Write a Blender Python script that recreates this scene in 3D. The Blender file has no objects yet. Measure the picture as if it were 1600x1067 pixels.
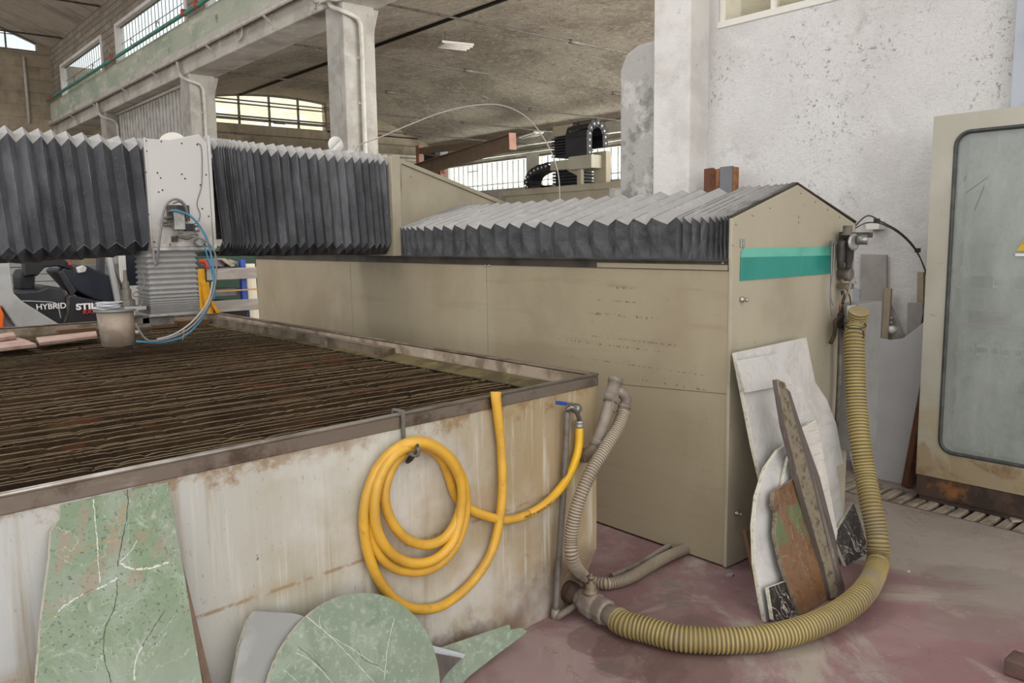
import bpy, bmesh, math, random
from mathutils import Vector as V, Matrix
R = math.radians
C = bpy.context.scene.collection
sc = bpy.context.scene
# ------------------------------------------------------------------ camera, light, exposure
F, YAW, PITCH, ROLL = 1268.18, R(40.337), R(7.259), R(-0.810)
EYE = V((0, 0, 1.6))
fw = V((math.sin(YAW)*math.cos(PITCH), math.cos(YAW)*math.cos(PITCH), -math.sin(PITCH)))
rt = V((math.cos(YAW), -math.sin(YAW), 0)); up = rt.cross(fw)
RT = math.cos(ROLL)*rt + math.sin(ROLL)*up
UP = -math.sin(ROLL)*rt + math.cos(ROLL)*up
cam = bpy.data.objects.new('camera', bpy.data.cameras.new('camera')); C.objects.link(cam)
cam.matrix_world = Matrix(((RT.x, UP.x, -fw.x, EYE.x), (RT.y, UP.y, -fw.y, EYE.y), (RT.z, UP.z, -fw.z, EYE.z), (0, 0, 0, 1)))
cam.data.sensor_width = 36; cam.data.lens = F/1600*36; cam.data.clip_end = 300
sc.camera = cam
w = bpy.data.worlds.new('world'); sc.world = w; w.use_nodes = True
wn = w.node_tree; bg = wn.nodes['Background']
sky = wn.nodes.new('ShaderNodeTexSky'); sky.sky_type = 'NISHITA'; sky.sun_disc = False
sky.sun_elevation = R(50); sky.sun_rotation = R(200); sky.air_density = 1; sky.dust_density = 3
mixs = wn.nodes.new('ShaderNodeMix'); mixs.data_type = 'RGBA'; mixs.inputs[0].default_value = 0.93
wn.links.new(sky.outputs[0], mixs.inputs[6]); mixs.inputs[7].default_value = (1.0, 0.985, 0.955, 1)
wn.links.new(mixs.outputs[2], bg.inputs[0]); bg.inputs[1].default_value = 1.45
def area(name, loc, target, sx, sy, power, col=(1, 1, 1)):
    d = bpy.data.lights.new(name, 'AREA'); d.shape = 'RECTANGLE'; d.size = sx; d.size_y = sy; d.energy = power; d.color = col
    o = bpy.data.objects.new(name, d); C.objects.link(o); o.location = loc
    o.rotation_euler = (V(target)-V(loc)).to_track_quat('-Z', 'Y').to_euler(); return o
area('doorway_daylight', (-3.5, -5.5, 3.2), (2.5, 3.5, 1.0), 7, 4.5, 170, (1, 0.98, 0.95))
area('added_top_light', (0.6, 6, 7.6), (1.4, 6, 0), 2.4, 20, 640, (1.0, 0.99, 0.96))  # top light added over an unseen slot in the main vault crown
area('side_bay_window_daylight', (18.9, 13, 2.7), (12, 13, 5.0), 22, 1.0, 3600, (1, 0.98, 0.94))
area('side_bay_hidden_fill', (13, 0.8, 2.0), (13, 12, 4.6), 8, 3, 1500, (1, 0.98, 0.95))  # fill lamp added out of view behind the white wall to brighten the side vault
vs = sc.view_settings; vs.view_transform = 'Standard'; vs.look = 'None'; vs.exposure = 0.0; vs.gamma = 1; vs.use_curve_mapping = False
sc.cycles.max_bounces = 10; sc.cycles.diffuse_bounces = 5; sc.cycles.transparent_max_bounces = 12
sc.cycles.sample_clamp_indirect = 6; sc.cycles.caustics_reflective = False; sc.cycles.caustics_refractive = False

# ------------------------------------------------------------------ measuring: where the sight line of a photo point meets a plane
def ray(x, y): return RT*((x-800)/F) - UP*((y-533.5)/F) + fw
def at(ax, v, x, y):
    d = ray(x, y); i = 'xyz'.index(ax); t = (v-EYE[i])/d[i]; return EYE + d*t
def onplane(p0, n, x, y):
    d = ray(x, y); t = (p0-EYE).dot(n)/d.dot(n); return EYE + d*t
def px(V3):
    q = V(V3)-EYE; return (800+F*q.dot(RT)/q.dot(fw), 533.5-F*q.dot(UP)/q.dot(fw))

# ------------------------------------------------------------------ materials
def srgb(h):
    if isinstance(h, tuple): return h if len(h) == 4 else h+(1,)
    h = h.lstrip('#'); v = [int(h[i:i+2], 16)/255 for i in (0, 2, 4)]
    return tuple((c/12.92 if c <= .04045 else ((c+.055)/1.055)**2.4) for c in v)+(1,)
class Mat:
    def __init__(s, name, col, rough=.6, metal=0, spec=.4):
        s.m = bpy.data.materials.new(name); s.m.use_nodes = True; s.t = s.m.node_tree; s.n = s.t.nodes; s.l = s.t.links
        s.b = s.n['Principled BSDF']; s.b.inputs['Roughness'].default_value = rough; s.b.inputs['Metallic'].default_value = metal
        s.b.inputs['Specular IOR Level'].default_value = spec
        rgb = s.n.new('ShaderNodeRGB'); rgb.outputs[0].default_value = srgb(col); s.c = rgb.outputs[0]
        s.tc = s.n.new('ShaderNodeTexCoord'); s.co = s.tc.outputs['Object']; s.h = None
        s.l.new(s.c, s.b.inputs['Base Color'])
    def map(s, scale=(1, 1, 1), rot=(0, 0, 0), world=False):
        mp = s.n.new('ShaderNodeMapping'); mp.inputs['Scale'].default_value = scale; mp.inputs['Rotation'].default_value = rot
        if world: g = s.n.new('ShaderNodeNewGeometry'); s.l.new(g.outputs['Position'], mp.inputs[0])
        else: s.l.new(s.co, mp.inputs[0])
        return mp.outputs[0]
    def ramp(s, fac, a, b):
        r = s.n.new('ShaderNodeMapRange'); r.interpolation_type = 'SMOOTHSTEP'
        r.inputs['From Min'].default_value = a; r.inputs['From Max'].default_value = b; s.l.new(fac, r.inputs['Value']); return r.outputs[0]
    def noise(s, scale, detail=4, rough=.6, dist=0, vec=None):
        n = s.n.new('ShaderNodeTexNoise'); n.inputs['Scale'].default_value = scale; n.inputs['Detail'].default_value = detail
        n.inputs['Roughness'].default_value = rough; n.inputs['Distortion'].default_value = dist
        s.l.new(vec or s.co, n.inputs['Vector']); return n.outputs[0]
    def math(s, op, a, b=0.5, clamp=True):
        n = s.n.new('ShaderNodeMath'); n.operation = op; n.use_clamp = clamp
        for i, v in ((0, a), (1, b)):
            if isinstance(v, (int, float)): n.inputs[i].default_value = v
            else: s.l.new(v, n.inputs[i])
        return n.outputs[0]
    def mix(s, fac, col, amt=1.0):
        m = s.n.new('ShaderNodeMix'); m.data_type = 'RGBA'
        if amt != 1.0: fac = s.math('MULTIPLY', fac, amt)
        if isinstance(fac, (int, float)): m.inputs[0].default_value = fac
        else: s.l.new(fac, m.inputs[0])
        s.l.new(s.c, m.inputs[6])
        m.inputs[7].default_value = srgb(col); s.c = m.outputs[2]; s.l.new(s.c, s.b.inputs['Base Color']); return s
    def blot(s, col, scale, a, b, amt=1, detail=5, rough=.6, dist=0, vec=None):
        return s.mix(s.ramp(s.noise(scale, detail, rough, dist, vec), a, b), col, amt)
    def vein(s, col, scale, width=.03, amt=1, dist=1.5, vec=None, detail=6):
        n = s.noise(scale, detail, .6, dist, vec); d = s.math('ABSOLUTE', s.math('SUBTRACT', n, .5, False), 0, False)
        return s.mix(s.ramp(d, width, 0), col, amt)
    def bump(s, fac, strength=.3, dist=.01):
        b = s.n.new('ShaderNodeBump'); b.inputs['Strength'].default_value = strength; b.inputs['Distance'].default_value = dist
        s.l.new(fac, b.inputs['Height'])
        if s.h: s.l.new(s.h, b.inputs['Normal'])
        s.h = b.outputs[0]; s.l.new(s.h, s.b.inputs['Normal']); return s
    def grad(s, axis, a, b, world=True):
        g = s.n.new('ShaderNodeNewGeometry') if world else s.tc
        x = s.n.new('ShaderNodeSeparateXYZ'); s.l.new(g.outputs['Position'] if world else s.co, x.inputs[0])
        return s.ramp(x.outputs['XYZ'.index(axis)], a, b)
MT = {}
def flat(name, col, rough=.6, metal=0, dirt=None, dscale=6, amt=.5, spec=.4, bump=0):
    m = Mat(name, col, rough, metal, spec)
    if dirt: m.blot(dirt, dscale, .42, .68, amt)
    if bump: m.bump(m.noise(60, 3), bump, .004)
    MT[name] = m.m; return m

# plaster, concrete
m = Mat('white_plaster', '#eae8e6', .9, spec=.2)
m.blot('#d5d2cf', .9, .45, .7, .8).blot('#f0efed', 3, .5, .7, .7).blot('#a8a39c', 2.2, .62, .74, .5)
pit = m.ramp(m.noise(30, 6, .8), .56, .62); zone = m.ramp(m.noise(1.6, 4, .6), .48, .62)
m.mix(m.math('MULTIPLY', pit, zone), '#6d6760', .75)
m.blot('#bcb7b1', 90, .54, .64, .55, 4, .8)
m.bump(m.noise(34, 8, .8), .9, .014).bump(m.noise(2.5, 5, .6), .25, .05); MT['white_plaster'] = m.m
m = Mat('column_concrete', '#aaa7a0', .9, spec=.2)
m.blot('#928e86', 2, .45, .65, .8).blot('#bdbab4', 5, .5, .7, .6).blot('#7b766d', 14, .62, .7, .6, vec=m.map((1, 1, .25)))
m.vein('#8a857c', 1.6, .006, .5, 1.5); m.bump(m.noise(14, 8, .7), .6, .02); MT['column_concrete'] = m.m
m = Mat('pilaster_concrete', '#e2dfdc', .9, spec=.2)
m.blot('#cbc7c3', 2, .45, .65, .8).blot('#8b857e', 9, .64, .70, .6, 8, .7, 0, m.map((1, 1, 2.4)))
m.bump(m.noise(14, 8, .7), .7, .02); MT['pilaster_concrete'] = m.m
m = Mat('stub_concrete', '#b9b7b3', .9, spec=.2)
m.blot('#85837f', 3, .5, .6, .8).blot('#d5d3cf', 4, .5, .6, .8).blot('#6a6762', 20, .62, .7, .5); m.bump(m.noise(12, 8, .75), .8, .03); MT['stub_concrete'] = m.m
m = Mat('vault_concrete', '#b5ab9c', .95, spec=.1)
v = m.map((1.2, 1.0, 3), (0, 0, R(38)))
m.blot('#8f8577', .5, .42, .62, .8).blot('#d3c9b9', 5, .5, .64, .75, 8, .8, 1.0, v).blot('#6a6054', 7, .52, .62, .7, 8, .8, 1.0, v)
m.bump(m.noise(5, 8, .75, 1.5, v), .8, .05); MT['vault_concrete'] = m.m
m = Mat('ribbed_vault_concrete', '#b4ab9d', .95, spec=.1)
v = m.map((.5, 8, 1))
m.blot('#8d8375', .9, .42, .62, .7).blot('#d0c8ba', 1.2, .5, .62, .7, 8, .7, .6, v).blot('#7b7266', 1.6, .55, .68, .6, 8, .75, .6, v)
m.bump(m.noise(2, 8, .75, .8, v), .5, .05); MT['ribbed_vault_concrete'] = m.m
m = Mat('block_wall', '#a09582', .95, spec=.1)
br = m.n.new('ShaderNodeTexBrick'); br.inputs['Scale'].default_value = 1; br.inputs['Mortar Size'].default_value = .03; br.inputs['Mortar Smooth'].default_value = 1
br.inputs['Brick Width'].default_value = .8; br.inputs['Row Height'].default_value = .33
br.inputs['Color1'].default_value = srgb('#a39885'); br.inputs['Color2'].default_value = srgb('#958a78'); br.inputs['Mortar'].default_value = srgb('#8b8070')
sep = m.n.new('ShaderNodeSeparateXYZ'); cmb = m.n.new('ShaderNodeCombineXYZ'); m.l.new(m.co, sep.inputs[0])
m.l.new(m.math('ADD', sep.outputs[0], sep.outputs[1], False), cmb.inputs[0]); m.l.new(sep.outputs[2], cmb.inputs[1]); m.l.new(cmb.outputs[0], br.inputs[0])
m.c = br.outputs[0]; m.blot('#b7a88f', 2, .45, .65, .6).blot('#6a5e50', 1.3, .5, .7, .5); m.bump(m.noise(10, 6, .7), .5, .03); MT['block_wall'] = m.m
m = Mat('upper_brick', '#9b9083', .95, spec=.1)
br = m.n.new('ShaderNodeTexBrick'); br.inputs['Scale'].default_value = 1; br.inputs['Mortar Size'].default_value = .012
br.inputs['Brick Width'].default_value = .5; br.inputs['Row Height'].default_value = .14
br.inputs['Color1'].default_value = srgb('#a39a8d'); br.inputs['Color2'].default_value = srgb('#8c8376'); br.inputs['Mortar'].default_value = srgb('#6d655a')
sep = m.n.new('ShaderNodeSeparateXYZ'); cmb = m.n.new('ShaderNodeCombineXYZ'); m.l.new(m.co, sep.inputs[0])
m.l.new(sep.outputs[1], cmb.inputs[0]); m.l.new(sep.outputs[2], cmb.inputs[1]); m.l.new(cmb.outputs[0], br.inputs[0])
m.c = br.outputs[0]; m.blot('#7a7166', 2, .45, .65, .6).blot('#c2b8aa', 4, .58, .7, .5); m.bump(m.noise(10, 6, .7), .6, .03); MT['upper_brick'] = m.m
m = Mat('green_lime', '#b3b8a6', .9, spec=.2)
m.blot('#97a591', .8, .42, .6, .8).blot('#cfcec0', 2.5, .5, .66, .8, 8, .7, 0, m.map((1, .5, 2))).blot('#5d5f52', 6, .64, .7, .6)
m.bump(m.noise(9, 8, .7), .6, .03); MT['green_lime'] = m.m
m = Mat('beam_concrete', '#bfbcb2', .9, spec=.2)
m.blot('#9c988d', 1.2, .45, .65, .8).blot('#d8d6cf', 3, .5, .7, .7).blot('#6c675d', 10, .63, .7, .6, 8, .75); m.bump(m.noise(8, 8, .75), .7, .03); MT['beam_concrete'] = m.m
# floor
m = Mat('painted_floor', '#846668', .62, spec=.35)
m.blot('#705655', 1.1, .48, .62, .8, 7, .65).blot('#957d7b', 2.2, .5, .66, .6, 8, .65)
g1 = m.grad('X', 2.6, 4.6); n1 = m.noise(.9, 8, .68, .6)
worn = m.ramp(m.math('ADD', m.math('MULTIPLY', g1, .16), n1), .53, .62)
m.mix(worn, '#9d958a', .9)
g2 = m.grad('Y', 1.55, .9); worn2 = m.ramp(m.math('ADD', m.math('MULTIPLY', g2, .14), m.noise(1.4, 8, .7, .8)), .60, .66)
m.mix(worn2, '#998b84', .85)
m.blot('#8d7c79', 2.6, .5, .64, .55, 8, .7, .5).blot('#a79d94', 3.4, .56, .68, .5, 8, .75, .5)
def spot(p_, r_, col, amt, sc_=6, th=.5):
    g_ = m.n.new('ShaderNodeNewGeometry'); d_ = m.n.new('ShaderNodeVectorMath'); d_.operation = 'DISTANCE'; m.l.new(g_.outputs['Position'], d_.inputs[0]); d_.inputs[1].default_value = tuple(p_)
    f_ = m.math('SUBTRACT', m.math('ADD', m.ramp(d_.outputs['Value'], r_, r_*.2), m.noise(sc_, 8, .7, .5)), .5); m.mix(m.ramp(f_, th-.08, th+.06), col, amt)
for x_, y_, r_, c_, a_ in ((880, 1030, .42, '#a08c8b', .75), (800, 1045, .5, '#a08c8b', .7), (1010, 1022, .34, '#5b4440', .85), (940, 1000, .22, '#5f4946', .8), (1075, 1050, .28, '#5f4a44', .8), (1120, 1040, .2, '#78645f', .7)): spot(at('z', 0, x_, y_), r_, c_, a_)
for x_, y_, r_, c_ in ((1050, 938, .07, '#66655a'), (1085, 975, .09, '#6b655c'), (955, 1045, .06, '#5f5c54'), (1048, 912, .05, '#6d6a60'), (1540, 920, .28, '#6f6c64'), (1520, 970, .2, '#827a70'), (1500, 815, .25, '#8a847a')): spot(at('z', 0, x_, y_), r_*1.6, c_, .85, 14, .52)
m.blot('#664b47', 1.25, .60, .70, .6, 8, .7, .5, m.map((1, 1, 1), (0, 0, 1.1))).blot('#74705f', 1.9, .66, .68, .85, 8, .72, .3, m.map((1.3, 1, 1), (0, 0, 2)))
m.blot('#b9aea6', 22, .58, .68, .35, 8, .8).blot('#5f4f4c', 30, .62, .7, .4, 8, .8); m.vein('#6a5049', 1.3, .004, .5, 1)
m.bump(m.noise(8, 8, .7), .25, .01)
rr = m.n.new('ShaderNodeMapRange'); rr.inputs[3].default_value = .35; rr.inputs[4].default_value = .8; m.l.new(m.noise(1.1, 5), rr.inputs[0]); m.l.new(rr.outputs[0], m.b.inputs['Roughness']); MT['painted_floor'] = m.m
flat('far_floor', '#a09a90', .8, 0, '#7d776d', 1, .7)
# machine
m = Mat('beige_panel', '#9f937b', .5, .05, .4)
m.blot('#8d8069', 1.1, .44, .66, .75).blot('#aaa089', 2.2, .5, .7, .5, 5, .6, 0, m.map((1, 1, .35)))
m.blot('#8a7c63', 2.0, .55, .72, .45, 8, .7, 0, m.map((1, .5, 5)))
m.blot('#6a5e4a', 60, .70, .74, .5, 2)
g_o = m.n.new('ShaderNodeNewGeometry'); sx_ = m.n.new('ShaderNodeSeparateXYZ'); m.l.new(g_o.outputs['Position'], sx_.inputs[0])
for zc_, wz_, ya_, yb_ in ((1.335, .012, 2.75, 3.0), (1.26, .005, 2.7, 3.1), (1.185, .008, 2.6, 3.15), (1.06, .004, 2.45, 3.2), (1.02, .005, 2.55, 3.4), (.93, .003, 2.3, 3.3), (.86, .006, 2.3, 2.8)):
    dz_ = m.math('ABSOLUTE', m.math('SUBTRACT', sx_.outputs[2], zc_, False), 0, False)
    band = m.math('MULTIPLY', m.ramp(dz_, wz_, wz_*.6), m.math('MULTIPLY', m.ramp(sx_.outputs[1], ya_, ya_+.1), m.ramp(sx_.outputs[1], yb_, yb_-.1)))
    m.mix(m.math('MULTIPLY', band, m.ramp(m.noise(85, 2, .5, 0, m.map((1, 1, .5))), .52, .58)), '#5e513c', .8)
m.bump(m.noise(3, 3), .12, .02); MT['beige_panel'] = m.m
m = Mat('pale_beige_panel', '#aca591', .5, .05, .4)
m.blot('#978e79', 1.6, .44, .66, .7).blot('#bbb5a4', 3, .5, .7, .5, 5, .6, 0, m.map((1, 1, .3))).blot('#7a705f', 30, .70, .73, .4, 2); MT['pale_beige_panel'] = m.m
flat('machine_seam', '#5c5343', .7); flat('dark_rail', '#4a443c', .5, .3, '#29251f', 5, .7)
m = Mat('bellows_fabric', '#3c3e43', .6, 0, .5)
m.blot('#2b2d32', 5, .42, .6, .7).blot('#7c7e84', 3, .48, .72, .55, 8, .7, 0, m.map((1, 1, .3))).blot('#a9a9a8', 90, .68, .74, .45, 2)
geo = m.n.new('ShaderNodeNewGeometry')
m.bump(m.noise(9, 6, .6), .35, .01); MT['bellows_fabric'] = m.m
m = Mat('dusty_bellows_fabric', '#9d9c9a', .75, 0, .3)
m.blot('#8d8d8c', 5, .46, .7, .5, 8, .7, 0, m.map((.4, 1.5, 1))).blot('#c0bfbc', 14, .5, .7, .4, 8, .7); m.bump(m.noise(20, 6, .6), .25, .006); MT['dusty_bellows_fabric'] = m.m
m = Mat('skirt_fabric', '#4a4b4e', .7, 0, .4)
m.blot('#2f3032', 7, .42, .6, .8, 8, .7, .5).blot('#868686', 6, .56, .74, .55, 8, .75, 1, m.map((1, 1, .4))); m.bump(m.noise(16, 6, .6, .8), .6, .012); MT['skirt_fabric'] = m.m
m = Mat('fold_edge', '#a5a5a3', .7); m.blot('#4c4c4e', 9, .42, .56, .9, 5, .6, 0, m.map((1, 1, .4))); MT['fold_edge'] = m.m
m = Mat('carriage_sheet', '#c9c7c5', .4, .25, .5)
m.blot('#b5b2ae', 2, .4, .65, .7, 5, .6, 0, m.map((1, 1, .3)))
gz = m.grad('Z', 1.82, 1.56); m.mix(m.math('MULTIPLY', gz, m.ramp(m.noise(9, 5), .3, .6)), '#877c72', .75); MT['carriage_sheet'] = m.m
m = Mat('teal_film', '#2f8d80', .25, 0, .6); m.blot('#2b7d74', 9, .45, .65, .8, 8, .7, 0, m.map((1, 1, .25))).blot('#6ab5a7', 22, .62, .75, .5, 5, .6, 0, m.map((2, 1, .3))); MT['teal_film'] = m.m
m = Mat('pale_teal_film', '#68b8a4', .3, 0, .6); m.blot('#4fa08f', 9, .45, .65, .6); MT['pale_teal_film'] = m.m
flat('galvanised', '#a9a9a6', .38, .6, '#7c7973', 12, .6); flat('steel', '#8f8d89', .35, .8, '#5e5a54', 20, .6)
flat('rim_highlight', '#a5a098', .32, .7, '#75695c', 6, .7); flat('dull_steel', '#77726b', .6, .3, '#54493f', 14, .7); flat('dark_metal', '#3f3c39', .6, .3, '#6a645c', 18, .6)
flat('bolt_steel', '#b4aea2', .35, .7)
# tank
m = Mat('tank_wall', '#b3b1a4', .6, 0, .35)
gx = m.grad('X', 1.1, 2.5); n = m.noise(1.8, 6, .6, .3)
m.mix(m.grad('X', 1.1, .45), '#bec2c4', .65)  # cooler tint at the left: part cleaner paint, part painted light
m.mix(m.ramp(m.math('ADD', m.math('MULTIPLY', gx, .45), n), .5, .85), '#a08c68', .85)
st = m.map((16, 16, .8)); m.blot('#8f7d5e', 1, .5, .72, .7, 6, .65, 0, st).blot('#d6d3c8', 1.3, .54, .72, .55, 6, .65, 0, m.map((20, 20, 1)))
top = m.math('ADD', m.math('MULTIPLY', m.grad('Z', .80, .97), .3), m.noise(7, 8, .72)); m.mix(m.ramp(top, .72, .86), '#8b6f4c', .8)
low = m.math('ADD', m.math('MULTIPLY', m.grad('Z', .42, .05), .3), m.noise(4, 8, .75, .4)); m.mix(m.ramp(low, .68, .82), '#76624e', .85)
lowr = m.math('MULTIPLY', m.grad('Z', .3, .16), m.grad('X', 1.7, 2.2)); m.mix(m.math('MULTIPLY', lowr, m.ramp(m.noise(9, 8, .7), .3, .55)), '#7b6a59', .9)
m.blot('#5b4329', 34, .70, .74, .75, 4).blot('#dfe2e0', 1.2, .52, .7, .5)
gz_ = m.n.new('ShaderNodeNewGeometry'); sz_ = m.n.new('ShaderNodeSeparateXYZ'); m.l.new(gz_.outputs['Position'], sz_.inputs[0])
dz_ = m.math('ABSOLUTE', m.math('SUBTRACT', sz_.outputs[2], .53, False), 0, False); m.mix(m.math('MULTIPLY', m.ramp(dz_, .009, .002), m.ramp(m.noise(12, 5, .7), .42, .55)), '#8b7657', .8)
m.mix(m.math('MULTIPLY', m.ramp(dz_, .05, .0), m.ramp(m.noise(3, 6, .7), .45, .65)), '#a08c6d', .5)
m.blot('#8d8574', 90, .64, .70, .5, 3, .7, 0, m.map((1, 1, .4)))
m.bump(m.noise(14, 6, .65), .2, .006); MT['tank_wall'] = m.m
m = Mat('tank_inner', '#a09080', .7); m.blot('#6a5c45', 4, .45, .6, .8).blot('#c5b9ab', 6, .55, .7, .5); 
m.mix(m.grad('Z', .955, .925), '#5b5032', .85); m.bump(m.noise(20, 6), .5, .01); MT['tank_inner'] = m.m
m = Mat('rusty_rim', '#776a5b', .6, .2); m.blot('#4a3a2a', 5, .44, .64, .85, 8, .7).blot('#9c9081', 14, .56, .7, .6, 8, .7); m.bump(m.noise(30, 5), .3, .005); MT['rusty_rim'] = m.m
m = Mat('rim_steel', '#8b8175', .34, .75, .5); m.blot('#4b3a2c', 4, .5, .66, .7, 8, .7).blot('#b4afa8', 8, .56, .72, .5, 5, .6, 0, m.map((1, 1, 4))); m.bump(m.noise(20, 5), .25, .005); MT['rim_steel'] = m.m
m = Mat('slat_rust', '#453625', .9, 0, .15)
m.co = m.map((1, 1, 1), world=True)
m.blot('#2b2118', 5, .42, .6, .8, 8, .75).blot('#6b5943', 40, .58, .66, .7, 8, .8, 0, m.map((.4, 1, 1), world=True)).blot('#6b3f2a', 3, .6, .7, .6).blot('#5f5a35', 2, .58, .7, .6)
m.bump(m.noise(60, 6, .8), .5, .01); MT['slat_rust'] = m.m
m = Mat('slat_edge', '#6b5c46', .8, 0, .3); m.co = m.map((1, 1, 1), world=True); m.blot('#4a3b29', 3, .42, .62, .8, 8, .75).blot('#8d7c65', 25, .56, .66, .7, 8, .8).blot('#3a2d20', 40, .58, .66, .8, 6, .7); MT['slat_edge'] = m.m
m = Mat('tank_sludge', '#261d14', .8, 0, .3); m.blot('#1a140d', 9, .42, .6, .9, 8, .75).blot('#3b2f20', 25, .58, .7, .7, 8, .8); m.bump(m.noise(30, 6, .8), 1, .03); MT['tank_sludge'] = m.m
m = Mat('hopper_lip', '#5d5131', .8); m.blot('#3f361f', 9, .42, .6, .9).blot('#7d6f52', 20, .6, .7, .6); MT['hopper_lip'] = m.m
# hoses
m = Mat('yellow_hose', '#d9a93a', .42, 0, .5); m.blot('#bd9238', 7, .42, .62, .7).blot('#9a7b58', 26, .6, .7, .6, 6, .7); MT['yellow_hose'] = m.m
m = Mat('clean_yellow_hose', '#e8b818', .38, 0, .5); m.mix(m.grad('X', 2.27, 2.19), '#d9a93a'); m.blot('#bd9238', 7, .42, .62, .3); m.blot('#c9951c', 14, .6, .7, .5); MT['clean_yellow_hose'] = m.m
m = Mat('ribbed_yellow', '#a3935f', .5); m.blot('#85764a', 4, .42, .62, .7).blot('#8a8178', 3, .55, .7, .7); MT['ribbed_yellow'] = m.m
flat('hose_groove', '#6d5f3c', .7, 0, '#5a4f3a', 6, .6); flat('grey_groove', '#6f6558', .7)
m = Mat('ribbed_grey', '#a69a86', .5); m.blot('#7f7465', 6, .42, .62, .7); MT['ribbed_grey'] = m.m
m = Mat('pipe_grey', '#8e857a', .55, .15); m.blot('#6c6259', 9, .42, .62, .8).blot('#aca498', 30, .6, .7, .5); MT['pipe_grey'] = m.m
flat('blue_hose', '#4f88a8', .4, 0, '#3f7f9f', 10, .4); flat('grey_hose', '#838180', .45, 0, '#77736e', 12, .5); flat('pale_hose', '#a9a7a2', .4)
flat('black_rubber', '#26262a', .5, 0, '#4a4a4c', 9, .4); flat('red_plastic', '#b8392a', .5); flat('orange_plastic', '#d9742a', .5)
# stones
m = Mat('green_marble', '#83907c', .35, 0, .5)
m.blot('#97a493', 2.2, .42, .62, .8, 8, .65, .8).blot('#71835f', 3.4, .48, .66, .8, 8, .7, 1).blot('#b0bdab', 5, .56, .7, .6, 8, .7, 1)
up_ = m.math('ADD', m.math('MULTIPLY', m.grad('Z', .48, .66), .24), m.noise(6, 8, .7, .8))
m.mix(m.math('MULTIPLY', m.grad('Z', .5, .6), m.ramp(m.noise(4, 6, .7, 1), .4, .6)), '#6f8662', .75)
m.mix(m.ramp(m.math('MULTIPLY', m.grad('Z', .5, .62), m.ramp(m.noise(110, 3, .6), .60, .66)), .1, .6), '#3d4c35', .7)
m.mix(m.ramp(m.math('MULTIPLY', m.grad('Z', .62, .74), m.noise(5.5, 8, .7, 1.4)), .50, .60), '#98806c', .6)
m.blot('#c3cdbb', 9, .56, .70, .45, 8, .75, 1.5).vein('#c9d2c0', 4, .004, .4, .6); m.bump(m.noise(12, 6, .6), .1, .004); MT['green_marble'] = m.m
m = Mat('sage_marble', '#7c8b79', .4, 0, .5)
m.blot('#919d8c', 3, .42, .62, .8, 8, .65, .8).blot('#6a7f69', 4.2, .5, .66, .8, 8, .7, 1).blot('#5c6460', 3, .64, .72, .7, 8, .7)
m.blot('#9fae9a', 30, .5, .62, .6, 6, .8).blot('#c5cdbd', 60, .6, .7, .4, 4, .8); MT['sage_marble'] = m.m
m = Mat('blue_grey_marble', '#8f918e', .4, 0, .5); m.blot('#a5a7a4', 5, .45, .65, .8).blot('#847d77', 8, .62, .7, .7); MT['blue_grey_marble'] = m.m
m = Mat('sawn_edge', '#c9c6b6', .8); m.blot('#a19b86', 40, .5, .65, .8, 4); m.bump(m.noise(80, 3), .6, .004); MT['sawn_edge'] = m.m
m = Mat('white_marble', '#c3c2bf', .35, 0, .5)
m.blot('#acaaa7', 4, .44, .66, .8, 8, .7, 1).blot('#d6d5d3', 7, .52, .7, .7, 8, .7, 1).vein('#a9a49e', 3.5, .008, .6, 1.5); MT['white_marble'] = m.m
m = Mat('white_travertine', '#cfcbc4', .6); v = m.map((1, 1, 12))
m.blot('#aaa59c', 8, .5, .66, .7, 8, .7, 0, v).blot('#e3e0da', 5, .5, .7, .6); m.bump(m.noise(10, 6, .7, 0, v), .6, .01); MT['white_travertine'] = m.m
m = Mat('brown_onyx', '#745842', .35, 0, .5)
m.blot('#5f4128', 6, .44, .6, .85, 8, .7, 1.5).blot('#8f7259', 9, .54, .68, .6, 8, .7, 1)
m.mix(m.math('MULTIPLY', m.grad('Z', .3, .2), m.ramp(m.noise(7, 6, .7, 1), .42, .58)), '#7d5833', .5).mix(m.ramp(m.math('MULTIPLY', m.math('MULTIPLY', m.grad('Z', .22, .3), m.grad('Z', .48, .4)), m.noise(5, 6, .6, 1)), .4, .5), '#5d6b49', .9)
m.vein('#b9a88c', 3.3, .004, .5, 1.2).vein('#3f2a18', 2.6, .006, .6, 1.2); MT['brown_onyx'] = m.m
m = Mat('grey_brown_marble', '#5f5650', .4, 0, .5); m.blot('#4a4240', 7, .44, .6, .85, 8, .7, 1.5, m.map((1, 1, .3))).blot('#b5aca2', 11, .58, .7, .7, 8, .7, 1, m.map((1, 1, .3))); MT['grey_brown_marble'] = m.m
m = Mat('stone_edge', '#7d7462', .7); m.blot('#4f4535', 30, .48, .62, .85, 6, .7); m.bump(m.noise(50, 4), .8, .008); MT['stone_edge'] = m.m
m = Mat('black_marble', '#35312f', .3, 0, .5); m.blot('#22201f', 6, .45, .6, .7).vein('#d8d3cd', 6, .010, .95, 1.4, detail=3).vein('#a39c94', 12, .010, .7, 1.4, detail=3); MT['black_marble'] = m.m
flat('stick_wood', '#8a7565', .75, 0, '#6f5b4b', 9, .7); flat('dull_brass', '#7f7260', .5, .3, '#5d5245', 20, .6); flat('pale_vein', '#cfd3c8', .5); flat('dark_vein', '#4b5347', .6); flat('tan_vein', '#a58c6a', .6); flat('pale_stone', '#b5bbc0', .5, 0, '#9aa0a3', 8, .6); flat('brown_wood', '#6f563c', .7, 0, '#65492f', 12, .7); flat('pink_stone', '#bda193', .7, 0, '#a37d70', 8, .7, bump=.3)
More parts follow.
